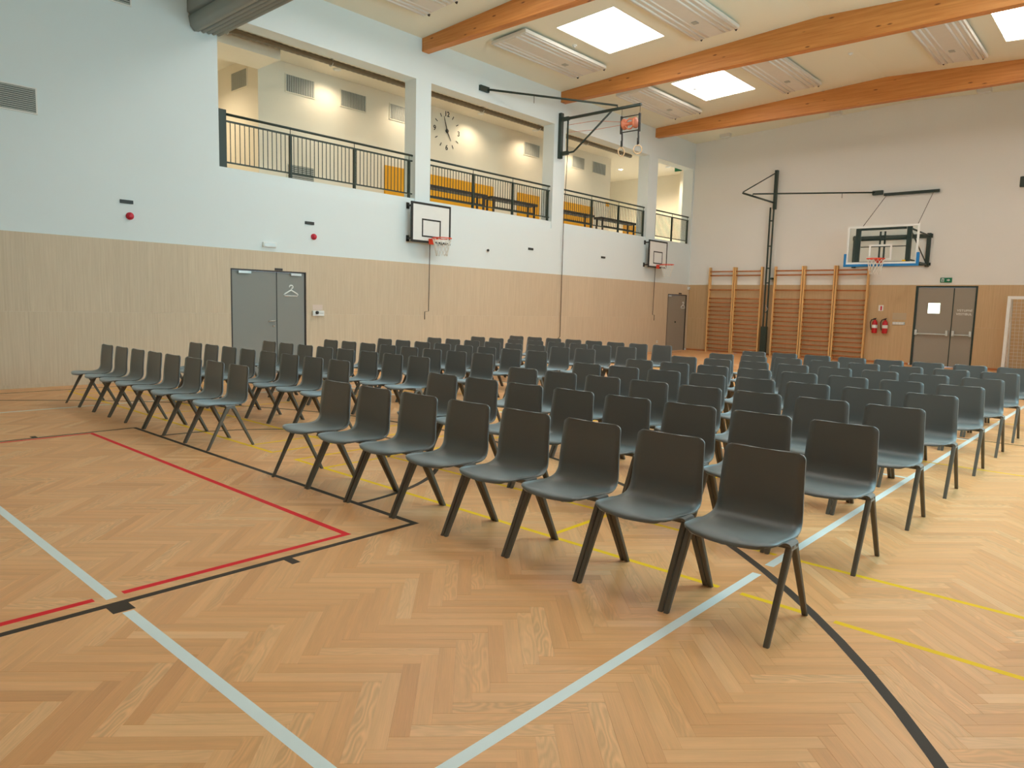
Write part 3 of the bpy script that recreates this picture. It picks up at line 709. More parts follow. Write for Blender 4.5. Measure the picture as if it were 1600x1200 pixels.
for a, b, lab in gi: grille('balcony_grille', lab, '+x', a, b, 6.46, 6.85, XBB, 16, True, 'upper balcony grilles', M_balc)
grille('balcony_grille', 'balcony grille on the short return wall at far left', '-y', -17.25, -16.5, 6.5, 6.9, 8.72, 16, True, 'upper balcony grilles', M_balc)
grille('balcony_grille', 'dark grille low behind the first railing', '+x', 9.46, 10.18, 4.4, 4.76, XBB, 8, False, 'low balcony grilles', M_balc, M_grille)
# duct below the balcony ceiling
e = tag(empty('ventilation_duct', (-14.8, 14.5, ZBC)), 'long grey ribbed pipe under the balcony ceiling', 'duct'); l = e.location
def duct_pts(a, b, n):
    V = []; F = []; m = 10
    for i in range(n+1):
        y = a+(b-a)*i/n; r_ = 0.062+(0.007 if i % 2 else 0)
        for j in range(m): q = 2*math.pi*j/m; V.append((r_*math.cos(q), y-l.y, -0.12+r_*math.sin(q)))
    for i in range(n):
        for j in range(m): F.append((i*m+j, i*m+(j+1) % m, (i+1)*m+(j+1) % m, (i+1)*m+j))
    F.append(tuple(range(m))); F.append(tuple(n*m+j for j in range(m))[::-1]); return MB().add(V, F)
duct_pts(6.3, 22.6, 220).build('pipe', M_duct, e)
for y in (7.4, 9.9, 12.4, 14.9, 17.4, 19.9, 21.9):
    MB().tube([(0.085*math.cos(math.radians(a)), y-l.y, -0.12+0.085*math.sin(math.radians(a))) for a in range(20, 341, 20)], 0.012, 5).build('hanger_strap', M_steel, e)
# balcony downlights (each lamp carries its own light)
for i, (x, y) in enumerate(((-15.45, 10.5), (-15.45, 13.0), (-15.45, 15.5), (-15.45, 18.0), (-15.45, 20.5), (-16.8, 24.95), (-17.3, 7.2), (-15.0, 25.6))):
    e = tag(empty('downlight', (x, y, ZBC)), ['recessed balcony downlight above the leftmost upper grille', 'recessed balcony downlight left of the first pillar', 'recessed balcony downlight right of the clock', 'recessed balcony downlight above the grille beside the middle pillar', 'recessed balcony downlight over the third railing', 'glowing downlight in the balcony alcove above the third railing', 'recessed balcony downlight in the left recess', 'recessed balcony downlight in the last bay'][i], 'lamp', 'balcony downlights')
    MB().lathe([(0.10, 0.0), (0.10, -0.012), (0.085, -0.016)], (0,0,0), 20).build('lamp_ring', M_white, e)
    MB().lathe([(0.083, -0.014), (0.083, -0.02), (0.05, -0.028)], (0,0,0), 16).build('lamp_lens', M_lamp if i == 5 else M_white, e)
    ld = bpy.data.lights.new('downlight_bulb', 'SPOT'); ld.energy = SPOT_W*(5, 5, 5, 5, 5, 26, 15, 16)[i]; ld.color = (1.0, 0.84, 0.62); ld.spot_size = math.radians(150); ld.spot_blend = 0.7; ld.shadow_soft_size = 0.08
    lo = bpy.data.objects.new('downlight_bulb', ld); COL.objects.link(lo); lo.parent = e; lo.location = (0, 0, -0.05)
# wall clock made of separate numerals and strokes
CY, CZ, CR = 14.65, 6.53, 0.475
e = tag(empty('wall_clock', (XBB, CY, CZ)), 'large faceless wall clock with numerals 12, 3, 6 and 9', 'clock')
for txt, a in (('12', 90), ('3', 0), ('6', 270), ('9', 180)):
    text_mesh('numeral', txt, 0.20, M_black, e, facing('+x', (0.004, CR*math.cos(math.radians(a)), CR*math.sin(math.radians(a)))), 0.004)
def stroke(nm, a, r0, r1, wd, x=0.004, wd2=None):
    ca, sa = math.cos(math.radians(a)), math.sin(math.radians(a)); wd2 = wd if wd2 is None else wd2
    V = []
    for xx in (x, x+0.006):
        for r_, ww in ((r0, wd), (r1, wd2)):
            for s in (-1, 1): V.append((xx, r_*ca - s*ww/2*sa, r_*sa + s*ww/2*ca))
    return MB().add(V, [(0,1,3,2),(4,6,7,5),(0,4,5,1),(2,3,7,6),(0,2,6,4),(1,5,7,3)]).build(nm, M_black, e)
for k in range(12):
    if k % 3: stroke('hour_stroke', k*30, CR-0.05, CR+0.05, 0.022)
stroke('hour_hand', -58.5, -0.05, 0.30, 0.05, 0.012, 0.012); stroke('minute_hand', 108, -0.05, 0.42, 0.045, 0.02, 0.010)
MB().lathe([(0.05, 0), (0.05, 0.035), (0.03, 0.04)], (0, 0, 0), 20, 'x').build('hub', M_black, e)
# exit sign and door trim in the last bay
tag(MB().box(-14.25, -13.95, 24.83, 24.85, 6.74, ZBC).build('balcony_exit_sign', M_exit), 'small exit sign hanging under the balcony ceiling in the last bay', 'sign')

# ================================================================== LEFT WALL FITTINGS
for y, lab in ((4.67, 'small black wall vent above the left red siren'), (8.21, 'small black wall vent above the red siren by the door'), (15.24, 'small black wall vent left of the middle pillar'), (18.76, 'small black wall vent between the pillar and the far hoop')):
    e = tag(empty('wall_vent', (XL, y+0.1, 3.06)), lab, 'vent', 'black wall vents'); box('housing', M_black, XL, XL+0.02, y, y+0.21, 3.055, 3.115, e, 0.003)
    for k in range(2): box('slot', M_grdark, XL+0.02, XL+0.024, y+0.02, y+0.19, 3.066+k*0.025, 3.076+k*0.025, e)
for y, z, lab in ((4.82, 2.85, 'round red alarm siren on the white wall at left'), (8.41, 2.815, 'round red alarm siren above the double door')):
    e = tag(empty('alarm_siren', (XL, y, z)), lab, 'siren', 'red sirens')
    MB().lathe([(0.062, 0), (0.062, 0.03), (0.052, 0.04)], (0,0,0), 20, 'x').build('siren_base', M_siren, e); MB().lathe([(0.045, 0.04), (0.043, 0.065), (0.02, 0.075)], (0,0,0), 16, 'x').build('siren_dome', M_siren, e)
e = tag(empty('emergency_light', (XL, 7.4, 2.5)), 'white emergency light box above the double door', 'lamp'); box('light_housing', M_white, XL, XL+0.05, 7.26, 7.54, 2.52, 2.62, e, 0.006); box('light_cover', M_silver, XL+0.05, XL+0.058, 7.28, 7.52, 2.535, 2.605, e, 0.003)
e = tag(empty('control_box', (XL+0.018, 8.49, 1.17)), 'white control box with a black knob beside the double door', 'control box')
box('box_body', M_white, XL+0.018, XL+0.07, 8.35, 8.62, 1.175, 1.285, e, 0.004); MB().lathe([(0.035, 0.05), (0.033, 0.085)], (0.0, 8.44-8.49, 1.245-1.17), 16, 'x').build('knob', M_black, e); box('slot', M_grdark, XL+0.07, XL+0.072, 8.5, 8.6, 1.232, 1.238, e)
tag(MB().box(XL+0.018, XL+0.021, 8.37, 8.61, 1.30, 1.41).build('notice_sheet', plain('pale_notice', srgb(222, 200, 186), 0.4)), 'pale notice sheet above the white control box', 'notice')
e = tag(empty('wall_sensor', (XL, 13.61, 2.92)), 'small dark sensor on the white wall right of the near hoop', 'sensor'); MB().lathe([(0.06, 0), (0.06, 0.015)], (0,0,0), 16, 'x').build('sensor_plate', M_white, e); MB().lathe([(0.035, 0.015), (0.03, 0.05), (0.012, 0.06)], (0,0,0), 12, 'x').build('sensor_eye', M_black, e)
e = tag(empty('wall_socket', (XL+0.018, 22.36, 0.35)), 'small white socket low on the panelling near the corner door', 'socket'); box('socket_plate', M_white, XL+0.018, XL+0.03, 22.32, 22.40, 0.31, 0.39, e); MB().lathe([(0.02, 0.012), (0.02, 0.016)], (0,0,0), 10, 'x').build('socket_hole', M_grille, e)
e = tag(empty('corner_detector', (XL+0.018, 24.42, 2.3)), 'small white detector in the corner above the far grey door', 'detector'); box('detector_body', M_white, XL+0.018, XL+0.09, 24.38, 24.46, 2.26, 2.36, e, 0.006); box('detector_lens', M_grille, XL+0.09, XL+0.095, 24.395, 24.445, 2.27, 2.31, e)

def net_mesh(r0, r1, ht, n=12, rows=5):
    """diamond basketball net as one connected knotted mesh (before wireframing)"""
    V = []; F = []
    for i in range(rows+1):
        f = i/rows; r_ = r0+(r1-r0)*(f**0.8); off = 0.5*(i % 2)
        for j in range(n): a = 2*math.pi*(j+off)/n; V.append((r_*math.cos(a), r_*math.sin(a), -ht*f))
    for i in range(0, rows-1):
        for j in range(n):
            o0 = i % 2
            if o0 == 0: a, b, c, d = i*n+j, (i+1)*n+(j-1) % n, (i+2)*n+j, (i+1)*n+j
            else: a, b, c, d = i*n+j, (i+1)*n+j, (i+2)*n+j, (i+1)*n+(j+1) % n
            F.append((a, b, c, d))
    return V, F
def add_net(parent, c, r0, r1, ht):
    V, F = net_mesh(r0, r1, ht); o = MB().add([(p[0]+c[0], p[1]+c[1], p[2]+c[2]) for p in V], F).build('net', M_net, parent)
    md = o.modifiers.new('cords', 'WIREFRAME'); md.thickness = 0.018; md.use_replace = True; md.use_even_offset = False; return o
def ring_pts(c, r_, n=28, axis='z'):
    out = []
    for i in range(n):
        a = 2*math.pi*i/n; p = (r_*math.cos(a), r_*math.sin(a), 0)
        if axis == 'y': p = (p[0], 0, p[1])
        if axis == 'x': p = (0, p[0], p[1])
        out.append((c[0]+p[0], c[1]+p[1], c[2]+p[2]))
    return out
def side_hoop(y0, y1, yrod, lab, jog, net):
    """practice hoop on the long wall: painted board with black border, rim, net, crank rod"""
    xb = XL+0.23; e = tag(empty('wall_hoop', (XL, (y0+y1)/2, 2.9)), lab, 'basketball hoop', 'small wall hoops'); l = e.location
    L = lambda x, y, z: (x-l.x, y-l.y, z-l.z)
    z0, z1 = 2.92, 3.83
    box('board', M_white, xb-0.02, xb, y0, y1, z0, z1, e)
    bw = 0.045
    for a, b, c, d in ((y0-0.005, y1+0.005, z1-bw, z1+0.005), (y0-0.005, y1+0.005, z0-0.005, z0+bw), (y0-0.005, y0+bw, z0+bw, z1-bw), (y1-bw, y1+0.005, z0+bw, z1-bw)): box('board_border', M_black, xb-0.03, xb+0.006, a, b, c, d, e)
    ym = (y0+y1)/2; bw = 0.035
    for a, b, c, d in ((ym-0.295, ym+0.295, 3.47-bw, 3.47), (ym-0.295, ym+0.295, 3.05, 3.05+bw), (ym-0.295, ym-0.295+bw, 3.05+bw, 3.47-bw), (ym+0.295-bw, ym+0.295, 3.05+bw, 3.47-bw)): box('target_square', M_black, xb, xb+0.004, a, b, c, d, e)
    for y in (y0+0.07, y1-0.07):
        for z in (z0+0.08, z1-0.08): box('wall_plate', M_black, XL, XL+0.02, y-0.04, y+0.04, z-0.07, z+0.07, e); MB().bar(L(XL, y, z), L(xb-0.03, y, z), 0.04, 0.04).build('wall_arm', M_black, e)
    zr = 3.02
    box('rim_plate', M_rim, xb+0.004, xb+0.03, ym-0.09, ym+0.09, zr-0.13, zr+0.0, e, 0.004)
    MB().bar(L(xb+0.02, ym, zr-0.01), L(xb+0.17, ym, zr-0.005), 0.12, 0.02).build('rim_bracket', M_rim, e)
    c = L(xb+0.15+0.225, ym, zr); MB().tube(ring_pts(c, 0.225), 0.0115, 8, closed=True).build('rim', M_rim, e)
    add_net(e, (c[0], c[1], c[2]-0.012), 0.22, 0.13, 0.40)
    MB().tube([L(xb-0.08, yrod, z0+0.02), L(xb-0.10, yrod, 1.31), L(xb-0.10, yrod+jog, 1.295), L(xb-0.10, yrod+jog, 1.11)], 0.010, 6).build('crank_rod', M_rope, e)
side_hoop(10.85, 12.07, 11.49, 'practice basketball hoop with white board on the wall below the clock', -0.12, True)
side_hoop(21.21, 22.40, 21.80, 'far practice basketball hoop beside the corner railing', 0.11, True)

# gymnastic rings on a swing boom at the second pillar
e = tag(empty('ring_boom', (XL, 16.47, 5.75)), 'green wall boom with gymnastic rings fixed to the middle pillar', 'gym apparatus'); l = e.location
L = lambda x, y, z: (x-l.x, y-l.y, z-l.z)
YB1 = 16.47
box('wall_rail', M_green, XL, XL+0.10, YB1-0.06, YB1+0.06, 5.72, 6.98, e, 0.005)
MB().tube([L(XL+0.30, YB1, 6.80), L(-10.53, YB1, 6.80)], 0.04, 10).build('boom', M_green, e)
for z in (6.80, 5.85): box('pivot_bracket', M_green, XL+0.10, XL+0.34, YB1-0.04, YB1+0.04, z-0.05, z+0.05, e)
MB().tube([L(XL+0.30, YB1, 6.80), L(XL+0.30, YB1, 5.85)], 0.025, 8).build('pivot_post', M_green, e)
MB().tube([L(XL+0.32, YB1, 5.85), L(-12.70, YB1, 5.86), L(-12.6, YB1, 5.93), L(-11.46, YB1, 6.77)], 0.026, 8).build('diagonal_brace', M_green, e)
MB().tube([L(XL+0.1, 13.45, 6.92), L(-11.26, YB1-0.02, 6.88), L(-11.26, YB1-0.02, 6.80)], 0.026, 8).build('stay_rod', M_green, e)
box('stay_plate', M_green, XL, XL+0.07, 13.18, 13.5, 6.86, 6.99, e, 0.004); MB().tube([L(XL+0.75, 14.45, 6.90), L(XL+0.75, 14.45, 6.70)], 0.008, 5).build('stay_hook', M_green, e)
for x in (-11.12, -10.56):
    MB().tube([L(x, YB1, 6.77), L(x, YB1, 6.56)], 0.006, 5).build('hanger_strap', M_rope, e); box('pulley_cheek', M_black, x-0.02, x+0.02, YB1-0.03, YB1+0.03, 6.12, 6.58, e)
MB().tube([L(-11.12, YB1, 6.55), L(-10.56, YB1, 6.55)], 0.014, 6).build('spreader_bar', M_black, e); MB().tube([L(-11.12, YB1, 6.16), L(-10.56, YB1, 6.16)], 0.014, 6).build('spreader_bar', M_black, e)
MB().lathe([(0.10, -0.20), (0.14, -0.19), (0.14, -0.15), (0.045, -0.13), (0.045, 0.13), (0.14, 0.15), (0.14, 0.19), (0.10, 0.20)], L(-10.86, YB1, 6.36), 18, 'x').build('strap_reel', M_leather, e)
MB().tube(ring_pts(L(-10.86, YB1-0.01, 6.35), 0.13, 20, 'y'), 0.018, 6, closed=True).build('leather_loop', M_leather, e)
for x, rz in ((-11.09, 0.25), (-10.58, 0.9)):
    MB().tube([L(x, YB1, 6.14), L(x+0.01, YB1, 5.95), L(x-0.01, YB1, 5.78)], 0.022, 6).build('ring_strap', M_black, e)
    MB().tube([L(x, YB1, 5.95), L(x, YB1, 5.8)], 0.03, 6).build('strap_buckle', M_black, e)
    P = [L(x+0.11*math.cos(a)*rz, YB1+0.11*math.cos(a)*math.sqrt(1-rz*rz), 5.66+0.11*math.sin(a)) for a in [2*math.pi*k/24 for k in range(24)]]
    MB().tube(P, 0.015, 8, closed=True).build('gym_ring', M_wood2, e)
MB().tube([L(-12.93, YB1, 6.62), L(-12.0, YB1, 6.60), L(-11.14, YB1, 6.44)], 0.006, 5).build('control_cord', M_leather, e); MB().tube([L(-12.93, YB1, 6.42), L(-12.0, YB1, 6.36), L(-11.14, YB1, 6.36)], 0.006, 5).build('control_cord', M_leather, e)
MB().tube([L(XL+0.12, 16.72, 5.85), L(XL+0.06, 16.72, 3.9), L(XL+0.05, 16.74, 0.62), L(XL+0.05, 16.55, 0.50)], 0.010, 5).build('hanging_cord', M_rope, e)

# ================================================================== FAR WALL FITTINGS
BARZ = [2.91, 2.77, 2.26] + [1.95-0.15*k for k in range(13)]
FIELDS = [(-12.36, -11.39), (-11.37, -10.36), (-9.94, -8.96), (-8.94, -7.93), (-7.91, -6.91)]
WL = ['leftmost wooden wall-bar unit beside the corner door', 'second wooden wall-bar unit, just left of the green column', 'third wooden wall-bar unit, just right of the green column', 'fourth wooden wall-bar unit, middle of the right-hand three', 'rightmost wooden wall-bar unit, below the glass backboard']
for (a, b), lab in zip(FIELDS, WL):
    e = tag(empty('wall_bars', ((a+b)/2, YB-0.1, 0)), lab, 'wall bars', 'wooden wall-bar units'); l = e.location
    for x0 in (a, b-0.05): box('upright', M_post, x0, x0+0.05, YB-0.17, YB-0.02, 0, 3.06, e, 0.005)
    for k, z in enumerate(BARZ):
        y = YB-0.13 if k else YB-0.155
        MB().prism([(y+0.018*math.cos(q), z+0.025*math.sin(q)) for q in [2*math.pi*i/10 for i in range(10)]], 'x', a+0.05-l.x, b-0.05-l.x, True).build('bar', M_bars, e).data.transform(Matrix.Translation((0, -l.y, 0)))
# green steel column with climbing boom
XC = -10.14; YC = YB-0.20
e = tag(empty('gym_column', (XC, YC, 0)), 'tall dark green lattice column with boom between the wall bars', 'gym apparatus'); l = e.location
L = lambda x, y, z: (x-l.x, y-l.y, z-l.z)
for dx in (-0.06, 0.06): box('column_tube', M_green, XC+dx-0.02, XC+dx+0.02, YC-0.025, YC+0.025, 0.0, 5.05, e)
for z in (0.7, 1.5, 2.5, 3.0, 3.75, 4.6): box('rung', M_green, XC-0.04, XC+0.04, YC-0.02, YC+0.02, z-0.02, z+0.02, e)
box('column_base', M_green, XC-0.115, XC+0.09, YC-0.06, YC+0.06, 0, 1.0, e, 0.005)
box('mast', M_green, -10.11, -10.01, YC-0.05, YC+0.06, 4.98, 6.28, e, 0.004)
box('wall_tie', M_green, XC+0.06, XC+0.16, YC-0.02, YB, 2.62, 2.68, e)
MB().tube([L(-10.08, YC, 5.20), L(-10.08, 21.85, 5.20)], 0.03, 8).build('boom', M_green, e)
MB().tube([L(-10.08, YC, 6.20), L(-10.08, 21.87, 5.24)], 0.018, 8).build('tie_rod', M_green, e)
MB().tube([L(-10.08, 22.58, 5.20), L(-10.08, 22.58, 5.27), L(-6.95, YB-0.08, 5.30)], 0.024, 8).build('stay_rod', M_green, e)
box('stay_plate', M_green, -7.02, -6.72, YB-0.10, YB, 5.22, 5.35, e, 0.004)
MB().tube([L(-7.75, 23.9, 5.28), L(-7.75, 23.9, 5.12)], 0.008, 5).build('stay_hook', M_green, e)
MB().tube([L(-10.13, YC-0.07, 1.75), L(-10.05, YC-0.07, 1.6), L(-10.12, YC-0.07, 1.5)], 0.012, 6).build('rope_cleat', M_steel, e)
# glass backboard
YG = 22.0; bx0, bx1, bz0, bz1 = -6.89, -5.04, 2.93, 4.00
e = tag(empty('glass_backboard', (-5.97, YG, 2.9)), 'large glass basketball backboard with blue padding on the far wall', 'basketball hoop'); l = e.location
L = lambda x, y, z: (x-l.x, y-l.y, z-l.z)
box('glass_pane', M_glass, bx0+0.02, bx1-0.02, YG-0.006, YG+0.006, bz0+0.02, bz1-0.02, e)
wv_ = 0.055
for a, b, c, d in ((bx0, bx1, bz1-wv_, bz1), (bx0, bx1, bz0, bz0+wv_), (bx0, bx0+wv_, bz0+wv_, bz1-wv_), (bx1-wv_, bx1, bz0+wv_, bz1-wv_)): box('white_border', M_white, a, b, YG-0.012, YG+0.012, c, d, e)
tx0, tx1, tz0, tz1 = -6.29, -5.69, 3.04, 3.47
for a, b, c, d in ((tx0, tx1, tz1-0.05, tz1), (tx0, tx1, tz0, tz0+0.05), (tx0, tx0+0.05, tz0+0.05, tz1-0.05), (tx1-0.05, tx1, tz0+0.05, tz1-0.05)): box('target_square', M_white, a, b, YG-0.010, YG-0.007, c, d, e)
box('blue_padding', M_blue, bx0-0.06, bx1+0.04, YG-0.03, YG+0.03, bz0-0.07, bz0, e, 0.008)
for a, b in ((bx0-0.06, bx0+0.005), (bx1-0.03, bx1+0.045)): box('blue_padding', M_blue, a, b, YG-0.03, YG+0.03, bz0, bz0+0.30, e, 0.008)
box('maker_sticker', M_ly, -5.42, -5.33, YG-0.016, YG-0.012, bz0+0.06, bz0+0.10, e)
# steel frame behind the glass
for x in (-6.62, -5.30): box('board_stile', M_green, x-0.06, x+0.06, YG+0.03, YG+0.11, bz0+0.03, bz1-0.06, e)
box('board_rail', M_green, -6.55, -5.38, YG+0.03, YG+0.09, bz1-0.12, bz1-0.06, e); box('board_rail', M_green, -6.68, -5.24, YG+0.03, YG+0.07, bz0+0.03, bz0+0.07, e)
box('wall_beam', M_green, -7.5, -5.25, YB-0.06, YB, 3.84, 3.96, e); box('wall_beam', M_green, -7.5, -5.25, YB-0.06, YB, 3.02, 3.10, e)
for x, xb_ in ((-7.42, -6.62), (-5.34, -5.30)):
    box('wall_post', M_green, x-0.05, x+0.05, YB-0.10, YB, 2.98, 3.98, e)
    for z in (3.90, 3.05): MB().tube([L(x, YB-0.08, z), L(xb_, YG+0.09, z)], 0.025, 8).build('swing_arm', M_green, e)
    MB().tube([L(x, YB-0.1, 3.05), L(xb_, YG+0.10, 3.88)], 0.018, 8).build('diagonal_brace', M_green, e)
for x in (-6.05, -5.93): box('centre_post', M_green, x-0.02, x+0.02, YG+0.10, YG+0.14, 2.98, 3.84, e)
MB().tube([L(-6.55, YG+0.12, 3.62), L(-5.36, YG+0.12, 3.62)], 0.03, 8).build('cross_tube', M_green, e); MB().tube([L(-6.55, YG+0.12, 3.42), L(-5.36, YG+0.12, 3.42)], 0.014, 6).build('cross_tube', M_green, e)
MB().bar(L(-5.99, YG+0.12, 3.70), L(-5.99, YB, 3.90), 0.07, 0.07).build('main_arm', M_green, e)
box('rim_plate', M_rim, -6.09, -5.89, YG-0.045, YG-0.012, 2.96, 3.08, e)
MB().prism([(-6.12, YG-0.04), (-5.86, YG-0.04), (-5.93, YG-0.22), (-6.05, YG-0.22)], 'z', 3.03, 3.05).build('rim_bracket', M_rim, e).data.transform(Matrix.Translation(-l))
c = L(-5.99, YG-0.15-0.225, 3.05); MB().tube(ring_pts(c, 0.225), 0.014, 8, closed=True).build('rim', M_rim, e); add_net(e, (c[0], c[1], c[2]-0.012), 0.22, 0.13, 0.42)
box('hanging_rail', M_green, -6.68, -5.17, YB-0.10, YB-0.02, 5.17, 5.25, e)
for xa, xb_ in ((-6.60, -6.50), (-5.32, -5.10)): MB().tube([L(xa, YB-0.10, 5.18), L(xb_, YG+0.02, bz1)], 0.008, 5).build('suspension_cable', M_rope, e)
tag(MB().box(-3.22, -2.95, YB-0.10, YB, 5.13, 5.42).build('stay_plate_bracket', M_green, bevel=0.02), 'dark green wall bracket at the right edge, high on the far wall', 'bracket')
# exit sign, fire extinguishers, notices
e = tag(empty('exit_sign', (-4.8, YB, 2.5)), 'green emergency exit sign above the taupe door', 'sign')
box('sign_plate', M_exit, -4.95, -4.65, YB-0.04, YB, 2.51, 2.65, e, 0.004)
box('door_symbol', M_white, -4.92, -4.85, YB-0.044, YB-0.04, 2.53, 2.63, e); box('runner_symbol', M_exit, -4.895, -4.87, YB-0.047, YB-0.044, 2.54, 2.61, e)
MB().prism([(-4.78+4.8, 2.565-2.5), (-4.74+4.8, 2.565-2.5), (-4.74+4.8, 2.545-2.5), (-4.69+4.8, 2.58-2.5), (-4.74+4.8, 2.615-2.5), (-4.74+4.8, 2.595-2.5), (-4.78+4.8, 2.595-2.5)], 'y', -0.044, -0.04).build('arrow_symbol', M_white, e)
for x, lab in ((-6.64, 'left red fire extinguisher hanging beside the wall bars'), (-6.34, 'right red fire extinguisher hanging left of the exit door')):
    e = tag(empty('fire_extinguisher', (x, YB-0.10, 0.93)), lab, 'extinguisher', 'fire extinguishers')
    MB().lathe([(0.06, 0), (0.075, 0.01), (0.078, 0.04), (0.078, 0.30), (0.07, 0.35), (0.045, 0.385), (0.025, 0.395), (0.025, 0.42)], (0,0,0), 20).build('cylinder_body', M_red, e)
    MB().lathe([(0.0785, 0.16), (0.0787, 0.17), (0.0787, 0.25), (0.0785, 0.26)], (0,0,0), 20).build('label_band', M_white, e)
    MB().bar((-0.05, -0.01, 0.45), (0.04, -0.01, 0.47), 0.03, 0.018).build('lever', M_black, e); MB().lathe([(0.02, 0.41), (0.022, 0.45), (0.012, 0.465)], (0,0,0), 10).build('valve', M_black, e)
    MB().tube([(-0.02, -0.02, 0.43), (-0.09, -0.03, 0.42), (-0.125, -0.03, 0.34), (-0.11, -0.03, 0.2), (-0.085, -0.03, 0.1)], 0.014, 8).build('hose', M_black, e)
    MB().box(-0.03, 0.03, 0.07, 0.10, 0.1, 0.4).build('wall_hook', M_black, e)
e = tag(empty('extinguisher_sign', (-6.52, YB-0.018, 1.63)), 'small red extinguisher sign above the two fire extinguishers', 'sign'); box('sign_plate', M_white, -6.59, -6.45, YB-0.022, YB-0.018, 1.63, 1.81, e); box('red_symbol', M_siren, -6.535, -6.49, YB-0.024, YB-0.022, 1.645, 1.78, e)
tag(MB().box(-6.17, -5.78, YB-0.021, YB-0.018, 1.37, 1.58).build('notice_sheet', plain('faded_notice', srgb(196, 176, 146), 0.4)), 'faded notice on the panelling left of the exit door', 'notice')
e = tag(empty('switch_panel', (-5.98, YB-0.018, 1.2)), 'small white switch panel under the notice by the exit door', 'switch'); box('panel_body', M_silver, -6.15, -5.81, YB-0.045, YB-0.018, 1.215, 1.30, e, 0.003)
for k in range(4): box('switch', M_white, -6.13+k*0.078, -6.07+k*0.078, YB-0.05, YB-0.045, 1.23, 1.285, e)
# handball goal
YGf = 23.45; gx0, gx1 = -3.10, -0.02
e = tag(empty('handball_goal', (gx0, YGf, 0)), 'white goal with net standing against the far wall at right', 'goal'); l = e.location
L = lambda x, y, z: (x-l.x, y-l.y, z-l.z)
for x in (gx0, gx1-0.08): box('goal_post', M_white, x, x+0.08, YGf, YGf+0.08, 0, 2.10, e, 0.004)
box('crossbar', M_white, gx0+0.08, gx1-0.08, YGf, YGf+0.08, 2.02, 2.10, e, 0.004)
for x in (gx0+0.04, gx1-0.04):
    MB().tube([L(x, YGf+0.08, 2.06), L(x, YGf+0.55, 2.06), L(x, YGf+0.95, 0.04), L(x, YGf+0.08, 0.03)], 0.02, 8).build('net_support', M_silver, e)
MB().tube([L(gx0+0.04, YGf+0.95, 0.04), L(gx1-0.04, YGf+0.95, 0.04)], 0.02, 8).build('ground_bar', M_silver, e)
def net_panel(nm, P00, P10, P01, P11, nu, nv, sag=0.0):
    V = []; F = []
    for i in range(nu+1):
        for j in range(nv+1):
            a, b = i/nu, j/nv; p = (Vector(P00)*(1-a)+Vector(P10)*a)*(1-b) + (Vector(P01)*(1-a)+Vector(P11)*a)*b
            p.y += sag*math.sin(math.pi*a)*math.sin(math.pi*b) + random.uniform(-0.008, 0.008); p.x += random.uniform(-0.006, 0.006); V.append(p)
    for i in range(nu):
        for j in range(nv): a = i*(nv+1)+j; F.append((a, a+nv+1, a+nv+2, a+1))
    o = MB().add(V, F).build(nm, M_net, e); md = o.modifiers.new('cords', 'WIREFRAME'); md.thickness = 0.010; md.use_replace = True; md.use_even_offset = False
net_panel('back_net', L(gx0+0.05, YGf+0.55, 2.03), L(gx1-0.05, YGf+0.55, 2.03), L(gx0+0.05, YGf+0.93, 0.06), L(gx1-0.05, YGf+0.93, 0.06), 30, 20, -0.06)
net_panel('side_net', L(gx0+0.05, YGf+0.09, 2.03), L(gx0+0.05, YGf+0.55, 2.03), L(gx0+0.05, YGf+0.09, 0.06), L(gx0+0.05, YGf+0.93, 0.06), 7, 20)
net_panel('top_net', L(gx0+0.08, YGf+0.09, 2.05), L(gx1-0.08, YGf+0.09, 2.05), L(gx0+0.08, YGf+0.54, 2.04), L(gx1-0.08, YGf+0.54, 2.04), 30, 5)

# ================================================================== CEILING FITTINGS
PANS = [(-11.57, 14.0, 'radiant ceiling panel nearest the balcony, above the ring boom stay'), (-11.57, 19.15, 'far radiant ceiling panel behind the gymnastic rings'), (-8.02, 14.0, 'radiant ceiling panel right of the nearer skylight'),
        (-8.0, 19.15, 'radiant ceiling panel right of the farther skylight'), (-4.15, 19.2, 'radiant ceiling panel left of the right-edge skylight'), (-11.57, 8.8, 'radiant ceiling panel at the top edge beside the curtain')]
for x, y, lab in PANS:
    e = tag(empty('radiant_panel', (x, y, zc(x)-0.14)), lab, 'heating panel', 'radiant ceiling panels')
    sl = math.atan2(ZR-ZT, XM-XL)*(1 if x < XM else -1); e.rotation_euler = (0, -sl, 0)
    MB().box(-0.53, 0.53, -1.57, 1.57, 0.012, 0.09).build('panel_body', M_rad, e, bevel=0.008)
    for k in range(8):
        if k in (3, 4): continue
        u = -0.46+0.92*k/7; MB().prism([(u+0.028*math.cos(q), 0.012-0.020*math.sin(q)) for q in [math.pi*i/6 for i in range(7)]], 'y', -1.52, 1.52, True).build('rib', M_white, e)
    MB().box(-0.17, 0.17, -1.5, 1.5, 0.002, 0.012).build('centre_strip', M_rad, e)
    MB().box(-0.10, 0.02, 0.52, 0.66, -0.012, 0.002).build('access_plate', M_grille, e)
    for sx in (-0.42, 0.42): MB().prism([(-0.03, 0.0), (0.03, 0.0), (0.0, -0.04)], 'y', 1.60, 1.64).build('clip', M_black, e).location = (sx, 0, 0.04)
    for sx in (-0.45, 0.45):
        for yy in (-1.2, 1.2): MB().tube([(sx, yy, 0.08), (sx, yy, 0.13+0.0)], 0.006, 5).build('suspension_rod', M_steel, e)
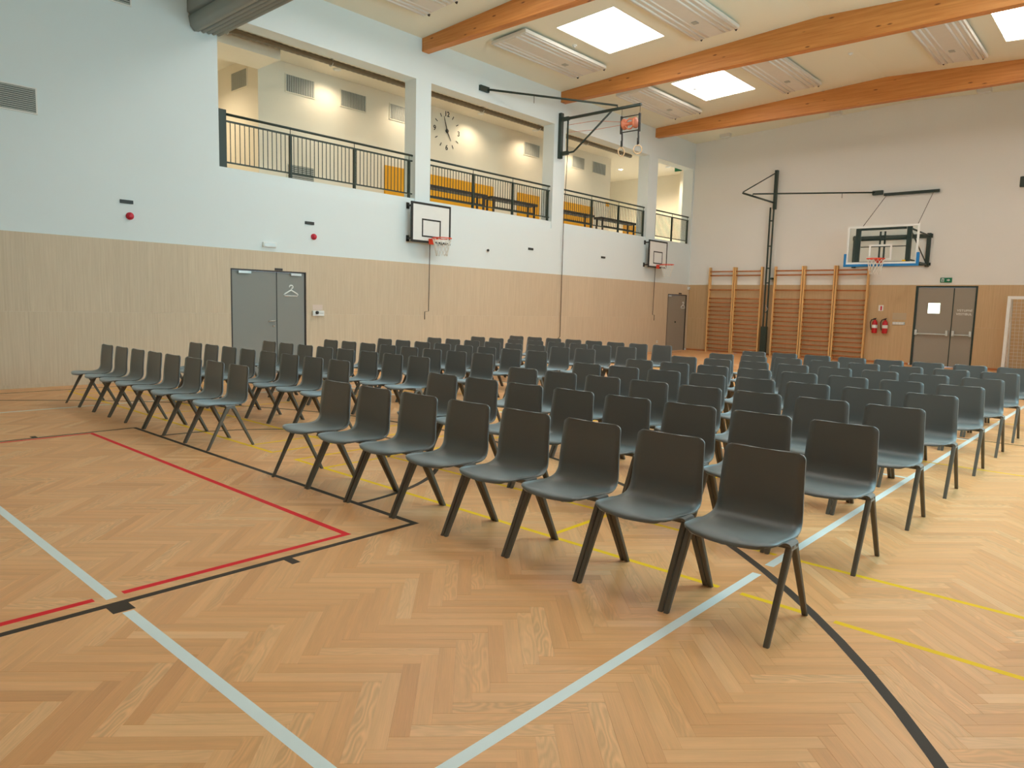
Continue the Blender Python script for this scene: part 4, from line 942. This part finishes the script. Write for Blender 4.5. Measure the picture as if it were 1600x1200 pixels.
for x, y, lab in ((-10.92, 14.06, 'small round ceiling sensor beside the nearer skylight'), (-10.33, 18.9, 'small round ceiling sensor beside the farther skylight'), (-6.28, 19.2, 'small round ceiling sensor near the ridge between two beams')):
    e = tag(empty('ceiling_sensor', (x, y, zc(x))), lab, 'sensor', 'ceiling sensors'); MB().lathe([(0.06, 0.0), (0.06, -0.02), (0.045, -0.03)], (0,0,0), 16).build('sensor_base', M_white, e); MB().lathe([(0.03, -0.03), (0.025, -0.05), (0.01, -0.055)], (0,0,0), 12).build('sensor_cap', M_white, e)
for x, lab in ((-11.84, 'left small white box light under the ceiling by the far wall'), (-8.16, 'middle small white box light under the ceiling by the far wall'), (-4.19, 'right small white box light under the ceiling by the far wall')):
    e = tag(empty('ceiling_box_light', (x, 24.0, zc(x))), lab, 'lamp', 'white box lights at the far wall'); MB().box(-0.18, 0.18, -0.09, 0.09, -0.10, 0.01).build('light_housing', M_rad, e, bevel=0.008); MB().box(-0.15, 0.15, -0.07, 0.07, -0.115, -0.10).build('light_cover', M_white, e)

# raised dividing curtain below the beam at the top left
e = tag(empty('dividing_curtain', (-6.1, 6.1, 6.2)), 'grey dividing curtain gathered up under the ceiling at the top left', 'curtain'); l = e.location
def sweep(nm, poly, mat=M_cloth, bevel=0.0):
    o = MB().prism([(y-l.y, z-l.z) for y, z in poly], 'x', XL+0.01-l.x, XR-0.02-l.x, True).build(nm, mat, e); return o
sweep('upper_fabric', [(5.88, 6.50), (6.08, 6.44), (6.08, 7.28), (5.88, 7.28)])
sweep('lower_roll', [(5.90, 6.44), (5.93, 6.28), (6.00, 6.205), (6.08, 6.22), (6.10, 6.32), (6.09, 6.44)])
for k in range(4):
    y = 6.115+0.095*k; z = 6.235+0.008*k
    sweep('fold', [(y, 6.75), (y, z+0.03), (y+0.012, z), (y+0.045, z-0.018), (y+0.078, z), (y+0.085, z+0.03), (y+0.085, 6.75)])

# ---- pieces that sit on a part become sub-parts of it
def nest(thing_name, rules):
    for e in [o for o in bpy.data.objects if o.parent is None and o.name.split('.')[0] == thing_name]:
        kids = list(e.children)
        for child, part in rules:
            host = next((k for k in kids if k.name.split('.')[0] == part), None)
            for k in kids:
                if host is not None and k.name.split('.')[0] == child and k is not host: k.parent = host
nest('wall_hoop', [('board_border', 'board'), ('target_square', 'board'), ('rim_bracket', 'rim_plate'), ('net', 'rim')])
nest('glass_backboard', [('target_square', 'glass_pane'), ('white_border', 'glass_pane'), ('maker_sticker', 'glass_pane'), ('rim_bracket', 'rim_plate'), ('net', 'rim')])
nest('fire_extinguisher', [('label_band', 'cylinder_body'), ('lever', 'valve')])
nest('exit_sign', [('door_symbol', 'sign_plate'), ('runner_symbol', 'sign_plate'), ('arrow_symbol', 'sign_plate')])
nest('extinguisher_sign', [('red_symbol', 'sign_plate')])
nest('control_box', [('knob', 'box_body'), ('slot', 'box_body')]); nest('switch_panel', [('switch', 'panel_body')]); nest('wall_vent', [('slot', 'housing')])
nest('balcony_railing', [('handrail_pin', 'handrail')])
nest('radiant_panel', [('rib', 'panel_body'), ('centre_strip', 'panel_body'), ('access_plate', 'panel_body')])
for o in list(d1.children):
    st = o.name.split('.')[0]
    if st in ('door_handle', 'lock_rosette'): o.parent = leafA
    if st in ('hanger_hook', 'hanger_body'): o.parent = leafB
